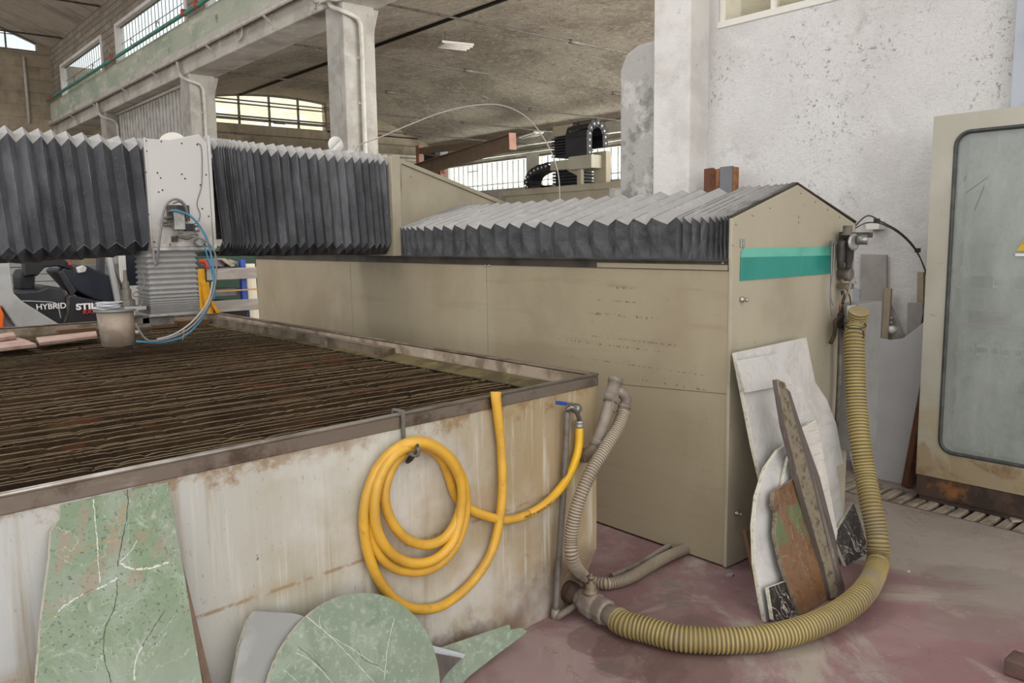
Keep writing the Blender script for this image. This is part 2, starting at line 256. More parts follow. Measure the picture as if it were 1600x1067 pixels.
# cabinet
m = Mat('cabinet_paint', '#b4b1a3', .45); m.blot('#a3a091', 2, .4, .65, .7)
m.mix(m.ramp(m.math('ADD', m.math('MULTIPLY', m.grad('Z', .45, .2), .34), m.noise(5, 8, .7, .6)), .62, .78), '#71502f', .9)
m.mix(m.ramp(m.math('ADD', m.math('MULTIPLY', m.grad('Z', .9, .2), .2), m.noise(3, 8, .7, .6)), .55, .75), '#a3977a', .7); MT['cabinet_paint'] = m.m
m = Mat('rusty_plinth', '#4a3a30', .8); m.blot('#8a5c30', 5, .56, .68, .85, 8, .7).blot('#2f2621', 7, .42, .58, .8); m.bump(m.noise(20, 6), .5, .01); MT['rusty_plinth'] = m.m
m = Mat('grate_bar', '#9f9484', .75); m.blot('#6e6355', 6, .45, .62, .8).blot('#a4674a', 4, .64, .7, .7); MT['grate_bar'] = m.m
flat('pit_dark', '#2f2722', .9); flat('gasket', '#3c3e3d', .5, 0, '#5d5e5c', 12, .5)
def glass(name, col, alpha, rough, dustcol, dust=.35, dscale=5):
    m = bpy.data.materials.new(name); m.use_nodes = True; t = m.node_tree; n = t.nodes; l = t.links; n.clear()
    o = n.new('ShaderNodeOutputMaterial'); tr = n.new('ShaderNodeBsdfTransparent'); tr.inputs[0].default_value = srgb(col)
    gl = n.new('ShaderNodeBsdfGlossy'); gl.inputs['Roughness'].default_value = rough
    df = n.new('ShaderNodeBsdfDiffuse'); df.inputs[0].default_value = srgb(dustcol)
    a = n.new('ShaderNodeMixShader'); b = n.new('ShaderNodeMixShader'); fr = n.new('ShaderNodeValue'); fr.outputs[0].default_value = .06
    tc = n.new('ShaderNodeTexCoord'); mp = n.new('ShaderNodeMapping'); mp.inputs['Scale'].default_value = (1, 1, .35); nz = n.new('ShaderNodeTexNoise'); nz.inputs['Scale'].default_value = dscale; nz.inputs['Detail'].default_value = 7
    nz.inputs['Roughness'].default_value = .65; l.new(tc.outputs['Object'], mp.inputs[0]); l.new(mp.outputs[0], nz.inputs['Vector'])
    mr = n.new('ShaderNodeMapRange'); mr.inputs[1].default_value = .3; mr.inputs[2].default_value = .75; mr.inputs[3].default_value = dust*.55; mr.inputs[4].default_value = min(1, dust*1.5)
    l.new(nz.outputs[0], mr.inputs[0]); l.new(mr.outputs[0], b.inputs[0])
    l.new(fr.outputs[0], a.inputs[0]); l.new(tr.outputs[0], a.inputs[1]); l.new(gl.outputs[0], a.inputs[2])
    l.new(a.outputs[0], b.inputs[1]); l.new(df.outputs[0], b.inputs[2]); l.new(b.outputs[0], o.inputs[0]); MT[name] = m
glass('window_glass', '#f4f7f5', .1, .1, '#e8e6df', .12); glass('dusty_glass', '#eef3f0', .1, .25, '#c2c7c2', .33, 4)
def translucent(name, col, k=.5):
    m = bpy.data.materials.new(name); m.use_nodes = True; t = m.node_tree; n = t.nodes; l = t.links; n.clear()
    o = n.new('ShaderNodeOutputMaterial'); tr = n.new('ShaderNodeBsdfTransparent'); tl = n.new('ShaderNodeBsdfTranslucent'); mx = n.new('ShaderNodeMixShader')
    nz = n.new('ShaderNodeTexNoise'); nz.inputs['Scale'].default_value = 3; nz.inputs['Detail'].default_value = 8; nz.inputs['Roughness'].default_value = .7
    mc = n.new('ShaderNodeMix'); mc.data_type = 'RGBA'; c = srgb(col); mc.inputs[6].default_value = (c[0]*.85, c[1]*.82, c[2]*.74, 1); mc.inputs[7].default_value = c
    mr = n.new('ShaderNodeMapRange'); mr.inputs[1].default_value = .42; mr.inputs[2].default_value = .58; l.new(nz.outputs[0], mr.inputs[0]); l.new(mr.outputs[0], mc.inputs[0])
    l.new(mc.outputs[2], tr.inputs[0]); l.new(mc.outputs[2], tl.inputs[0]); mx.inputs[0].default_value = k
    l.new(tr.outputs[0], mx.inputs[1]); l.new(tl.outputs[0], mx.inputs[2]); l.new(mx.outputs[0], o.inputs[0]); MT[name] = m
translucent('yellowed_sheet', '#fdf8ea', .12); translucent('frosted_sheet', '#d8d7d0', .25)
# misc paints
flat('green_pipe_paint', '#3f8a78', .5, 0, '#4d5f55', 6, .8); flat('conduit_paint', '#c2bfb6', .6, 0, '#9a968c', 6, .6)
flat('lamp_white', '#dedbd3', .5); flat('jib_paint', '#9b8676', .6, 0, '#84705f', 4, .6); flat('jib_red', '#bd9080', .6, 0, '#a07464', 6, .6)
flat('box_grey', '#8b8b88', .5, 0, '#777774', 5, .6); flat('grey_slab', '#aeb3bd', .5, 0, '#9aa0ab', 4, .7); flat('grey_board', '#9d9994', .7, 0, '#88847f', 4, .7); flat('tan_board', '#a39680', .7, 0, '#857962', 6, .7)
m = Mat('white_sheet', '#b4b4b3', .5, 0, .4); m.blot('#a2a2a1', 1.5, .4, .65, .8).blot('#8f8c86', 30, .68, .73, .5); MT['white_sheet'] = m.m
m = Mat('chipboard', '#966a45', .8); m.blot('#7c4d2a', 14, .48, .62, .8); MT['chipboard'] = m.m
flat('slate_board', '#77787c', .6, 0, '#5f6064', 5, .7); flat('rust_sheet', '#6b4532', .8, 0, '#4d2d1f', 7, .8)
flat('forklift_grey', '#a3a5a4', .45, 0, '#8b8d8c', 4, .5); flat('forklift_black', '#25262b', .45, 0, '#3a3b40', 4, .5); flat('forklift_orange', '#e0661c', .45)
flat('white_mark', '#e4e4e4', .5); flat('red_mark', '#c23030', .5); flat('seat_black', '#1b1c20', .6)
flat('door_grey', '#b6bab9', .6, 0, '#a3a8a8', 2, .7); flat('navy', '#1f2430', .5); flat('blue_paint', '#2549a0', .5, 0, '#17367c', 6, .6); flat('yellow_paint', '#d9a016', .5, 0, '#a87a18', 7, .5)
m = Mat('grey_timber', '#8f8a83', .8); m.blot('#a5a09a', 3, .45, .65, .8, 5, .6, 0, m.map((1, 1, 6))).blot('#8f7230', 3, .58, .7, .7); MT['grey_timber'] = m.m
flat('dark_green', '#2c4535', .7, 0, '#1d2f25', 3, .6); flat('cream_plastic', '#d2cbb5', .5); flat('warm_timber', '#b78a58', .7)
flat('louvre_paint', '#b9b7b1', .7, 0, '#8f8c85', 5, .7); flat('gap_dark', '#2f2d2a', .9)
m = Mat('skirt_plastic', '#a59687', .45, 0, .4); m.blot('#8c7c6c', 9, .42, .62, .8).blot('#b9ac9e', 12, .54, .7, .6, 6, .6, 0, m.map((1, 1, .3))); MT['skirt_plastic'] = m.m
flat('paper_white', '#e6e8ec', .7); flat('warning_yellow', '#c9a52c', .5); flat('component_grey', '#c3c5be', .6, 0, '#8c8e88', 20, .6); flat('component_red', '#9c5a4a', .6)
flat('meter_face', '#d8d8d2', .3); flat('brick_red', '#5f4a43', .8, 0, '#3f3430', 9, .7, bump=.4)
flat('brass', '#a98c5a', .5, .4, '#6f5a3a', 20, .6); flat('copper_wire', '#a9785a', .5)
MT['rock'] = MT['vault_concrete']

# ------------------------------------------------------------------ geometry
def BM(): return bmesh.new()
def box(bm, a, b, mi=0):
    a, b = V(a), V(b); r = bmesh.ops.create_cube(bm, size=1)
    bmesh.ops.scale(bm, vec=[abs(b[i]-a[i]) for i in range(3)], verts=r['verts']); bmesh.ops.translate(bm, vec=(a+b)/2, verts=r['verts'])
    if mi:
        for f in {f for v in r['verts'] for f in v.link_faces}: f.material_index = mi
    return r['verts']
def bar(bm, a, b, w, h=None, upv=(0, 0, 1), mi=0):
    a, b = V(a), V(b); h = h or w; d = (b-a); L = d.length; d.normalize(); s = d.cross(V(upv))
    if s.length < 1e-4: s = d.cross(V((1, 0, 0)))
    s.normalize(); u = s.cross(d); vs_ = []
    for p in (a, b):
        for i, j in ((-1, -1), (1, -1), (1, 1), (-1, 1)): vs_.append(bm.verts.new(p+s*(w/2*i)+u*(h/2*j)))
    for q in ((3, 2, 1, 0), (4, 5, 6, 7), (0, 1, 5, 4), (1, 2, 6, 5), (2, 3, 7, 6), (3, 0, 4, 7)):
        f = bm.faces.new([vs_[k] for k in q]); f.material_index = mi
def prism(bm, pts, ext, mi=0, side=None):
    pts = [V(p) for p in pts]; ext = V(ext)
    a = [bm.verts.new(p) for p in pts]; b = [bm.verts.new(p+ext) for p in pts]
    f1 = bm.faces.new(a); f2 = bm.faces.new(b[::-1]); f1.material_index = mi; f2.material_index = mi
    for i in range(len(a)):
        j = (i+1) % len(a); f = bm.faces.new((a[j], a[i], b[i], b[j])); f.material_index = mi if side is None else side
def smooth_path(pts, k=6, closed=False):
    P = [V(p) for p in pts]; n = len(P); out = []
    rng = range(n if closed else n-1)
    for i in rng:
        if closed: p0, p1, p2, p3 = P[i-1], P[i], P[(i+1) % n], P[(i+2) % n]
        else: p0, p1, p2, p3 = P[max(i-1, 0)], P[i], P[i+1], P[min(i+2, n-1)]
        for j in range(k):
            t = j/k; out.append(.5*((2*p1)+(p2-p0)*t+(2*p0-5*p1+4*p2-p3)*t*t+(3*p1-p0-3*p2+p3)*t**3))
    if not closed: out.append(P[-1])
    return out
def resample(P, step):
    out = [P[0]]; acc = 0
    for a, b in zip(P, P[1:]):
        L = (b-a).length
        if L < 1e-9: continue
        t = step-acc
        while t <= L: out.append(a+(b-a)*(t/L)); t += step
        acc = (acc+L) % step if t > L else 0
        acc = L-(t-step)
    return out
def tube(bm, pts, r, n=12, cap=True, mi=0):
    P = [V(p) for p in pts]; rr = r if callable(r) else (lambda i: r)
    rings = []; d0 = (P[1]-P[0]).normalized(); s = d0.orthogonal().normalized()
    for i, p in enumerate(P):
        d = (P[min(i+1, len(P)-1)]-P[max(i-1, 0)]).normalized(); s = (s-d*s.dot(d)).normalized(); u = d.cross(s)
        rings.append([bm.verts.new(p+(s*math.cos(2*math.pi*k/n)+u*math.sin(2*math.pi*k/n))*rr(i)) for k in range(n)])
    for a, b in zip(rings, rings[1:]):
        for k in range(n):
            f = bm.faces.new((a[k], a[(k+1) % n], b[(k+1) % n], b[k])); f.smooth = True; f.material_index = mi
    if cap: bm.faces.new(rings[0][::-1]).material_index = mi; bm.faces.new(rings[-1]).material_index = mi
def cyl(bm, a, b, r, n=16, mi=0, r2=None):
    a, b = V(a), V(b); q = lambda i: r if i == 0 or r2 is None else r2
    tube(bm, [a, b], q, n, True, mi)
def lathe(bm, a, axis, prof, n=24, mi=0):       # prof: (distance along axis, radius)
    a = V(a); axis = V(axis).normalized(); tube(bm, [a+axis*d for d, _ in prof], lambda i: max(prof[i][1], .0005), n, True, mi)
ALL = []
def obj(name, bm, mats, parent=None, label=None, cat=None, group=None, kind=None, bev=0, origin=None, flat_=False):
    me = bpy.data.meshes.new(name); bmesh.ops.recalc_face_normals(bm, faces=bm.faces)
    pl = V((0, 0, 0))
    if parent is not None:
        p = parent
        while p is not None: pl = pl+p.location; p = p.parent
        off = pl; loc = V((0, 0, 0))
    else:
        if origin is None:
            xs = [v.co for v in bm.verts]; lo = [min(c[i] for c in xs) for i in range(3)]; hi = [max(c[i] for c in xs) for i in range(3)]
            origin = ((lo[0]+hi[0])/2, (lo[1]+hi[1])/2, lo[2])
        off = V(origin); loc = off
    for v in bm.verts: v.co -= off
    bm.to_mesh(me); bm.free(); o = bpy.data.objects.new(name, me); C.objects.link(o); o.location = loc
    if parent is not None: o.parent = parent
    for mm in (mats if isinstance(mats, (list, tuple)) else [mats]): me.materials.append(MT[mm])
    if bev: b = o.modifiers.new('bevel', 'BEVEL'); b.width = bev; b.segments = 2; b.limit_method = 'ANGLE'; b.angle_limit = R(40)
    if label: o['label'] = label
    if cat: o['category'] = cat
    if group: o['group'] = group
    if kind: o['kind'] = kind
    return o
def thing(name, loc, label, cat, group=None):
    o = bpy.data.objects.new(name, None); C.objects.link(o); o.location = loc; o.empty_display_size = .1
    o['label'] = label; o['category'] = cat
    if group: o['group'] = group
    return o
def struct(name, bm, mats, bev=0, parent=None): return obj(name, bm, mats, parent, kind=None if parent else 'structure', bev=bev)
def ribbed(bm, path, r, pitch=.012, depth=.12, n=18):
    P = resample(path, pitch/4); nf = len(bm.faces); tube(bm, P, lambda i: r*(1-depth*(1, .35, 0, .35)[i % 4]), n)
    bm.faces.ensure_lookup_table()
    for i in range(len(P)-1):
        if i % 4 in (3, 0):
            for k in range(n): bm.faces[nf+i*n+k].material_index = 1
def text(name, s, size, loc, xdir, normal, mat, parent, ext=.002, bold=.0, label=None, sx=1):
    cu = bpy.data.curves.new(name, 'FONT'); cu.body = s; cu.size = size; cu.extrude = ext; cu.offset = bold
    t = bpy.data.objects.new(name, cu); C.objects.link(t); bpy.context.view_layer.update()
    me = bpy.data.meshes.new_from_object(t); bpy.data.objects.remove(t)
    x = V(xdir).normalized(); z = V(normal).normalized(); y = z.cross(x)
    p = parent; off = V((0, 0, 0))
    while p is not None: off = off+p.location; p = p.parent
    me.transform(Matrix(((x.x*sx, y.x, z.x, loc[0]-off.x), (x.y*sx, y.y, z.y, loc[1]-off.y), (x.z*sx, y.z, z.z, loc[2]-off.z), (0, 0, 0, 1))))
    o = bpy.data.objects.new(name, me); C.objects.link(o); o.parent = parent; me.materials.clear(); me.materials.append(MT[mat]); return o

exec_order = []
# ================================================================== BUILDING
XA = 5.2; YE = 25.13; XD = 18.0; XW = 5.43; YB = -6.0
bm = BM(); box(bm, (-8, YB-2, -.3), (4.76, YE, 0)); box(bm, (4.76, 2.75, -.3), (XD, YE, 0)); box(bm, (4.76, YB-2, -.3), (XD, -1.0, 0)); box(bm, (5.06, -1.0, -.3), (XW, 2.75, 0))
struct('floor', bm, 'painted_floor')
# drain channel under the grating
bm = BM(); box(bm, (4.76, -1.0, -.3), (5.06, 2.75, -.16)); struct('trim_drain_channel', bm, 'pit_dark')
COLY = [3.98, 9.26, 14.7, 20.05]
def column(y, x0=XA, x1=5.65, wy=.44, zt=4.55, mat='column_concrete', name='wall_column'):
    bm = BM(); box(bm, (x0, y, 0), (x1, y+wy, zt))
    return bm
for i, y in enumerate(COLY[1:]):
    bm = column(y)
    prism(bm, [(5.64, y+.02, 3.9), (5.67, y+.02, 4.25), (5.74, y+.02, 4.5), (5.64, y+.02, 4.5)], (0, .40, 0))
    struct('wall_column', bm, 'column_concrete', .02)
bm = BM(); box(bm, (XA, 3.98, 0), (XW+.1, 4.34, 6.2)); struct('wall_pilaster', bm, 'pilaster_concrete', .015)
bm = BM(); prof = [(XA+.05, 4.34, 0), (XA+.05, 4.34, 3.16), (XA+.05, 4.55, 3.15), (XA+.05, 4.68, 3.10), (XA+.05, 4.745, 2.98), (XA+.05, 4.75, 0)]
prism(bm, prof, (.3, 0, 0)); struct('wall_stub', bm, 'stub_concrete', .03)
# white infill wall with its upper window
bm = BM(); box(bm, (XW, YB, -.1), (XW+.3, 3.98, 3.19)); box(bm, (XW, YB, 3.19), (XW+.3, -2, 4.6)); box(bm, (XW, 3.90, 3.19), (XW+.3, 3.98, 4.6)); box(bm, (XW, YB, 4.6), (XW+.3, 3.98, 6.2))
struct('wall_right', bm, 'white_plaster')
bm = BM()
for y in [-2, -1, 0, .85, 1.65, 2.45, 3.0, 3.42, 3.86]: box(bm, (XW+.02, y, 3.21), (XW+.08, y+.04, 4.6))
box(bm, (XW-.01, -2, 3.17), (XW+.1, 3.9, 3.22)); box(bm, (XW+.02, -2, 3.9), (XW+.08, 3.9, 3.94))
wf = struct('window_1', bm, 'lamp_white', .004)
bm = BM(); box(bm, (XW+.045, -2, 3.21), (XW+.055, 3.9, 4.6)); obj('pane', bm, 'frosted_sheet', wf)
# arcade beam: lower lintel, ledge, green limed band
bm = BM(); box(bm, (XA-.02, 3.98, 4.51), (5.72, YE, 4.82)); struct('wall_lintel', bm, 'beam_concrete', .02)
bm = BM(); box(bm, (XA-.12, 3.98, 4.80), (5.72, YE, 4.90)); struct('trim_ledge', bm, 'beam_concrete', .015)
bm = BM(); box(bm, (XA-.05, 3.98, 4.88), (5.72, YE, 5.36)); struct('wall_green_band', bm, 'green_lime', .015)
# clerestory wall with openings
bm = BM(); zs, zt, zc = 5.36, 6.13, 6.82
wins = [(20.05+.1, 23.95), (14.78, 18.9), (9.4, 13.7), (4.3, 8.6)]
box(bm, (XA+.05, 3.98, zt), (XA+.17, YE, zc))
edges = [YE]+[v for a in wins for v in (a[1], a[0])]+[3.98]
for i in range(0, len(edges), 2): box(bm, (XA+.05, edges[i+1], zs), (XA+.17, edges[i], zt))
struct('wall_clerestory', bm, 'upper_brick')
for wi, (a, b) in enumerate(wins):
    bm = BM(); n = 20
    for k in range(n+1): y = a+(b-a)*k/n; box(bm, (XA+.12, y-.006, zs), (XA+.13, y+.006, zt))
    box(bm, (XA+.11, a, zs), (XA+.15, b, zs+.02)); box(bm, (XA+.11, a, zt-.02), (XA+.15, b, zt)); box(bm, (XA+.12, a, 5.78), (XA+.13, b, 5.79))
    o = struct('window_%d' % (wi+2), bm, 'dull_steel')
    bm = BM(); box(bm, (XA+.122, a, zs), (XA+.126, b, zt)); obj('pane', bm, 'window_glass', o)
    bm = BM(); box(bm, (XA+.02, a, zt-.01), (XA+.16, b, zt+.06)); box(bm, (XA+.02, b-.01, zs), (XA+.16, b+.09, zt+.06)); box(bm, (XA+.02, a-.09, zs), (XA+.16, a+.01, zt+.06)); obj('window_frame', bm, 'pilaster_concrete', o)
# main bay vault
def vault(bm, x0, x1, z0, rise, ya, yb, th=.15, skip=None, n=32, ny=20):
    h = (x1-x0)/2; Rr = (h*h+rise*rise)/(2*rise); xc = (x0+x1)/2; zc_ = z0+rise-Rr
    a0 = math.asin(h/Rr)
    for k in range(n):
        t0 = -a0+2*a0*k/n; t1 = -a0+2*a0*(k+1)/n; xm = xc+Rr*math.sin((t0+t1)/2)
        if skip and skip[0] < xm < skip[1]: continue
        q = [(xc+(Rr+e)*math.sin(t), zc_+(Rr+e)*math.cos(t)) for t, e in ((t0, 0), (t1, 0), (t1, th), (t0, th))]
        prism(bm, [(p[0], ya, p[1]) for p in q], (0, yb-ya, 0))
    bmesh.ops.remove_doubles(bm, verts=bm.verts, dist=.0005)
bm = BM(); vault(bm, -7.2, XA+.4, 6.62, 1.45, YB, YE+.3, skip=(-.9, 1.9)); struct('ceiling_main', bm, 'ribbed_vault_concrete')  # open crown strip added to let top light in
# end walls
def arch_z(x, x0, x1, z0, rise):
    h = (x1-x0)/2; Rr = (h*h+rise*rise)/(2*rise); xc = (x0+x1)/2; return z0+rise-Rr+math.sqrt(Rr*Rr-(x-xc)**2)
AZ = lambda x: arch_z(x, -7.2, 5.6, 6.62, 1.45)
bm = BM(); box(bm, (-8, YE, 0), (XA+.4, YE+.3, 6.66)); box(bm, (-8, YE, 6.66), (-6.6, YE+.3, 9)); struct('wall_end', bm, 'block_wall')
bm = BM()
prism(bm, [(4.95, YE, 6.6)]+[(4.95+.4*k/3, YE, AZ(4.95+.4*k/3)+.02) for k in range(4)]+[(5.4, YE, 6.6)], (0, .2, 0))
struct('wall_end_cheek', bm, 'block_wall')
bm = BM()
prev = None
for k in range(25):
    x = -6.6+(4.95+6.6)*k/24; p = V((x, YE+.05, AZ(x)-.02))
    if prev: bar(bm, prev, p, .05, .05, (0, 1, 0))
    prev = p
for x in (-5.4, -4.2, -3, -1.8, -.6, .6, 1.8, 3.0, 4.25): box(bm, (x-.02, YE+.03, 6.66), (x+.02, YE+.07, AZ(x)))
box(bm, (-6.6, YE+.02, 6.64), (4.95, YE+.1, 6.70)); box(bm, (-6.6, YE+.04, 7.05), (4.7, YE+.06, 7.07))
o = struct('window_6', bm, 'dull_steel')
bm = BM(); prism(bm, [(-6.6, YE+.06, 6.68)]+[(-6.6+11.55*k/16, YE+.06, AZ(-6.6+11.55*k/16)) for k in range(17)]+[(4.95, YE+.06, 6.68)], (0, .01, 0)); obj('pane', bm, 'window_glass', o)
bm = BM(); cyl(bm, (4.62, YE-.04, 4.8), (4.62, YE-.04, 6.5), .035, 8); struct('trim_end_wall_pipe', bm, 'conduit_paint')
for yy in (20.0, 23.6):
    bm = BM(); cyl(bm, (-7, yy, 6.78), (XA+.1, yy, 6.78), .022, 8); struct('ceiling_tie_rod', bm, 'dull_steel')
# big white roller door in the end wall, behind the forklift
bm = BM()
for k in range(16): box(bm, (-1.5, YE-.06, .02+k*.2), (5.0, YE-.02, .2+k*.2))
struct('door_1', bm, 'door_grey', .008)
# neighbouring bay vault
h = 6.25; AR = lambda x: arch_z(x, 5.6, XD, 4.72, 1.5)
bm = BM(); vault(bm, 5.6, XD+.1, 4.72, 1.5, 1.0, YE+.3); struct('ceiling_side', bm, 'vault_concrete')
bm = BM(); box(bm, (5.6, YE, 0), (XD, YE+.3, 5.24)); box(bm, (5.6, YE, 5.2), (9.4, YE+.3, 6.4)); box(bm, (13.36, YE, 5.2), (XD, YE+.3, 6.3)); struct('wall_side_end', bm, 'block_wall')
bm = BM()
xs = [9.4+k*.99 for k in range(5)]
prev = None
for k in range(17):
    x = 9.4+3.96*k/16; p = V((x, YE+.05, AR(x)-.03))
    if prev: bar(bm, prev, p, .06, .06, (0, 1, 0))
    prev = p
for x in xs: box(bm, (x-.03, YE+.02, 5.2), (x+.03, YE+.08, AR(x)))
for z in (5.42, 5.86): box(bm, (9.4, YE+.02, z-.02), (13.36, YE+.08, z+.02))
box(bm, (9.4, YE-.25, 5.42), (13.6, YE-.2, 5.47))
o = struct('window_7', bm, 'dull_steel')
bm = BM(); prism(bm, [(9.4, YE+.05, 5.24)]+[(9.4+3.96*k/8, YE+.05, AR(9.4+3.96*k/8)) for k in range(9)]+[(13.36, YE+.05, 5.24)], (0, .01, 0)); obj('pane', bm, 'yellowed_sheet', o)
# tie rods of the side bay
for y in (6.65, 9.3, 12.0, 14.65, 17.3, 20.0, 22.6):
    bm = BM(); cyl(bm, (5.6, y, 4.6), (XD, y, 4.6), .016, 8)
    for x in (9.3, 13.2): cyl(bm, (x-.15, y, 4.6), (x+.15, y, 4.6), .035, 8)
    struct('ceiling_tie_rod', bm, 'dull_steel')
# seam conduit near the crown
bm = BM(); cyl(bm, (10.45, 3, AR(10.45)-.02), (10.45, YE, AR(10.45)-.02), .05, 8); struct('ceiling_seam_conduit', bm, 'gap_dark')
# far wall with strip windows
bm = BM(); box(bm, (XD, 0, 0), (XD+.3, YE, 3.25)); box(bm, (XD, 0, 4.22), (XD+.3, YE, 5.2))
for y in (24.75, 19.7, 14.7, 9.2, 3.9): box(bm, (XD-.02, y, 3.2), (XD+.3, y+.62 if y < 24 else YE, 4.3))
struct('wall_far', bm, 'beam_concrete')
bm = BM(); box(bm, (XD-.35, 0, 4.55), (XD, YE, 4.9)); struct('wall_far_beam', bm, 'beam_concrete', .02)
for wi, (a, b) in enumerate([(20.32, 24.75), (15.32, 19.7), (9.82, 14.7), (4.5, 9.2)]):
    bm = BM(); n = 16
    for k in range(n+1): y = a+(b-a)*k/n; box(bm, (XD+.1, y-.008, 3.25), (XD+.13, y+.008, 4.22))
    box(bm, (XD+.09, a, 3.44), (XD+.14, b, 3.46)); box(bm, (XD+.09, a+(b-a)*.62, 3.96), (XD+.14, a+(b-a)*.74, 3.98))
    box(bm, (XD-.02, a, 4.2), (XD+.2, b, 4.26)); box(bm, (XD+.08, a, 3.23), (XD+.15, b, 3.27))
    o = struct('window_%d' % (8+wi), bm, 'dull_steel')
    bm = BM(); box(bm, (XD+.112, a, 3.25), (XD+.118, b, 4.22)); obj('pane', bm, 'window_glass', o)
bm = BM(); cyl(bm, (XD-.4, 0, 4.42), (XD-.4, YE, 4.42), .05, 8); box(bm, (XD-.45, 0, 4.3), (XD-.36, YE, 4.34)); struct('trim_far_conduits', bm, 'conduit_paint')
bm = BM(); cyl(bm, (5.7, YE-.3, 4.55), (XD-.3, YE-.3, 4.55), .04, 8); box(bm, (13, YE-.36, 4.38), (XD, YE-.3, 4.44)); struct('trim_end_conduits', bm, 'conduit_paint')
# louvred infill between the two far columns
bm = BM()
for k in range(24):
    y = 15.2+k*.2; box(bm, (5.46, y, 0), (5.5, y+.155, 4.46))
lp = thing('louvre_screen', (5.5, 17.6, 0), 'tall screen of pale vertical slats filling the opening left of the second column', 'screen')
obj('slat_panel', bm, 'louvre_paint', lp)
bm = BM(); box(bm, (5.53, 15.15, 0), (5.56, 20.05, 4.46)); obj('backing', bm, 'gap_dark', lp)
bm = BM(); cyl(bm, (5.42, 15.15, 4.48), (5.42, 20.05, 4.48), .03, 8); obj('top_rail', bm, 'conduit_paint', lp)

# green pipe along the ledge
gp = thing('compressed_air_pipe', (XA-.1, 18, 5.4), 'long green painted pipe running along the band below the upper windows', 'pipe')
bm = BM(); box(bm, (XA-.17, 8, 5.375), (XA-.11, 25.0, 5.435)); obj('pipe', bm, 'green_pipe_paint', gp, bev=.02)
for k, y in enumerate([23.6, 21.9, 20.2, 18.8, 17.3, 15.7]):
    bm = BM(); prev = None
    P = [V((XA-.145, y, 5.44))+V((0.0, .06*math.sin(t), .07+.05*-math.cos(t))) for t in [i*math.pi*1.5/8 for i in range(9)]]
    tube(bm, [V((XA-.145, y, 5.43))]+P, .008, 6); obj('hanger', bm, 'dull_steel', gp)
for y in (18.6, 13.7, 14.3, 24.5):
    bm = BM(); box(bm, (XA-.19, y, 5.37), (XA-.09, y+.08, 5.48)); obj('red_clamp', bm, 'red_plastic', gp, bev=.02)
# conduit with brackets under the ledge
cd = thing('conduit_run', (XA-.1, 15, 4.7), 'painted conduit and cable brackets running below the ledge of the arcade beam', 'conduit')
bm = BM(); cyl(bm, (XA-.13, 6, 4.77), (XA-.13, 25, 4.77), .03, 8); obj('pipe', bm, 'conduit_paint', cd)
for y in (22.5, 20.4, 18.1, 16.1, 13.4, 11.2, 9.9):
    bm = BM(); bar(bm, (XA-.02, y, 4.62), (XA-.16, y, 4.73), .03, .03); bar(bm, (XA-.03, y, 4.56), (XA-.03, y, 4.76), .04, .02); obj('bracket', bm, 'conduit_paint', cd)
def cable_drop(y, label, zb=1.0):
    t = thing('wall_conduit', (XA+.1, y, zb), label, 'conduit')
    bm = BM(); P = smooth_path([(XA-.09, y+.25, 4.76), (XA-.08, y+.16, 4.5), (XA-.04, y-.02, 4.4), (XA+.1, y-.05, 4.36), (XA+.2, y-.05, 4.3), (XA+.23, y-.04, 4.1), (XA+.23, y-.035, 3.2), (XA+.23, y-.035, zb)], 6)
    tube(bm, P, .03, 10); obj('pipe', bm, 'conduit_paint', t)
    bm = BM()
    for z in (3.85, 3.3, 2.7, 2.1): box(bm, (XA+.18, y-.02, z), (XA+.28, y, z+.03))
    obj('clip', bm, 'conduit_paint', t); return t
cable_drop(9.26, 'pale conduit bending down the near face of the big column in the centre left')
cable_drop(14.7, 'pale conduit bending down the near face of the column left of the arched yellow window')
cable_drop(20.05, 'pale conduit on the far column left of the slatted screen')
bm = BM(); box(bm, (XA-.16, 9.3, 4.52), (XA-.0, 9.56, 4.86)); 
jb = obj('junction_box', bm, 'conduit_paint', None, 'grey junction box at the top of the big centre left column', 'junction box', bev=.01)
# cable hoops on the lintel
for y, lb in ((12.3, 'coiled cable end clipped under the beam left of the centre column'), (9.75, 'cable loop hanging beside the junction box on the centre column')):
    bm = BM(); P = [V((XA-.06, y+.14*math.cos(t), 4.72+.11*math.sin(t))) for t in [k*2*math.pi/16 for k in range(15)]]; tube(bm, P, .016, 8)
    obj('cable_loop', bm, 'conduit_paint', None, lb, 'cable')
# batten lamps
def lamp(p, dirv, n, label, tube_n=2, L=1.2):
    t = thing('ceiling_lamp', p, label, 'lamp'); p = V(p); d = V(dirv).normalized(); s = d.cross(V((0, 0, 1)))
    bm = BM(); bar(bm, p+V((0, 0, .05)), p+d*L+V((0, 0, .05)), .34, .05); obj('housing', bm, 'lamp_white', t, bev=.01)
    for k in range(tube_n):
        bm = BM(); o_ = s*(.08*(2*k-(tube_n-1))); cyl(bm, p+o_+d*.04, p+o_+d*(L-.04), .022, 10); obj('tube', bm, 'lamp_white', t)
    bm = BM(); 
    for q in (.15, L-.15): cyl(bm, p+d*q+V((0, 0, .06)), p+d*q+V((0, 0, .3)), .008, 6)
    obj('hanger', bm, 'dull_steel', t)
a = at('z', 5.72, 686, 71); lamp(a, (1, -.25, 0), 3, 'white batten lamp hanging from the middle of the rough vault', 3, .75)
a = at('z', 4.7, 818, 217); b_ = at('z', 4.7, 842, 209); lamp(a, b_-a, 1, 'bright flat lamp under the vault edge beside the cable chain machine', 2, max(.5, (b_-a).length))

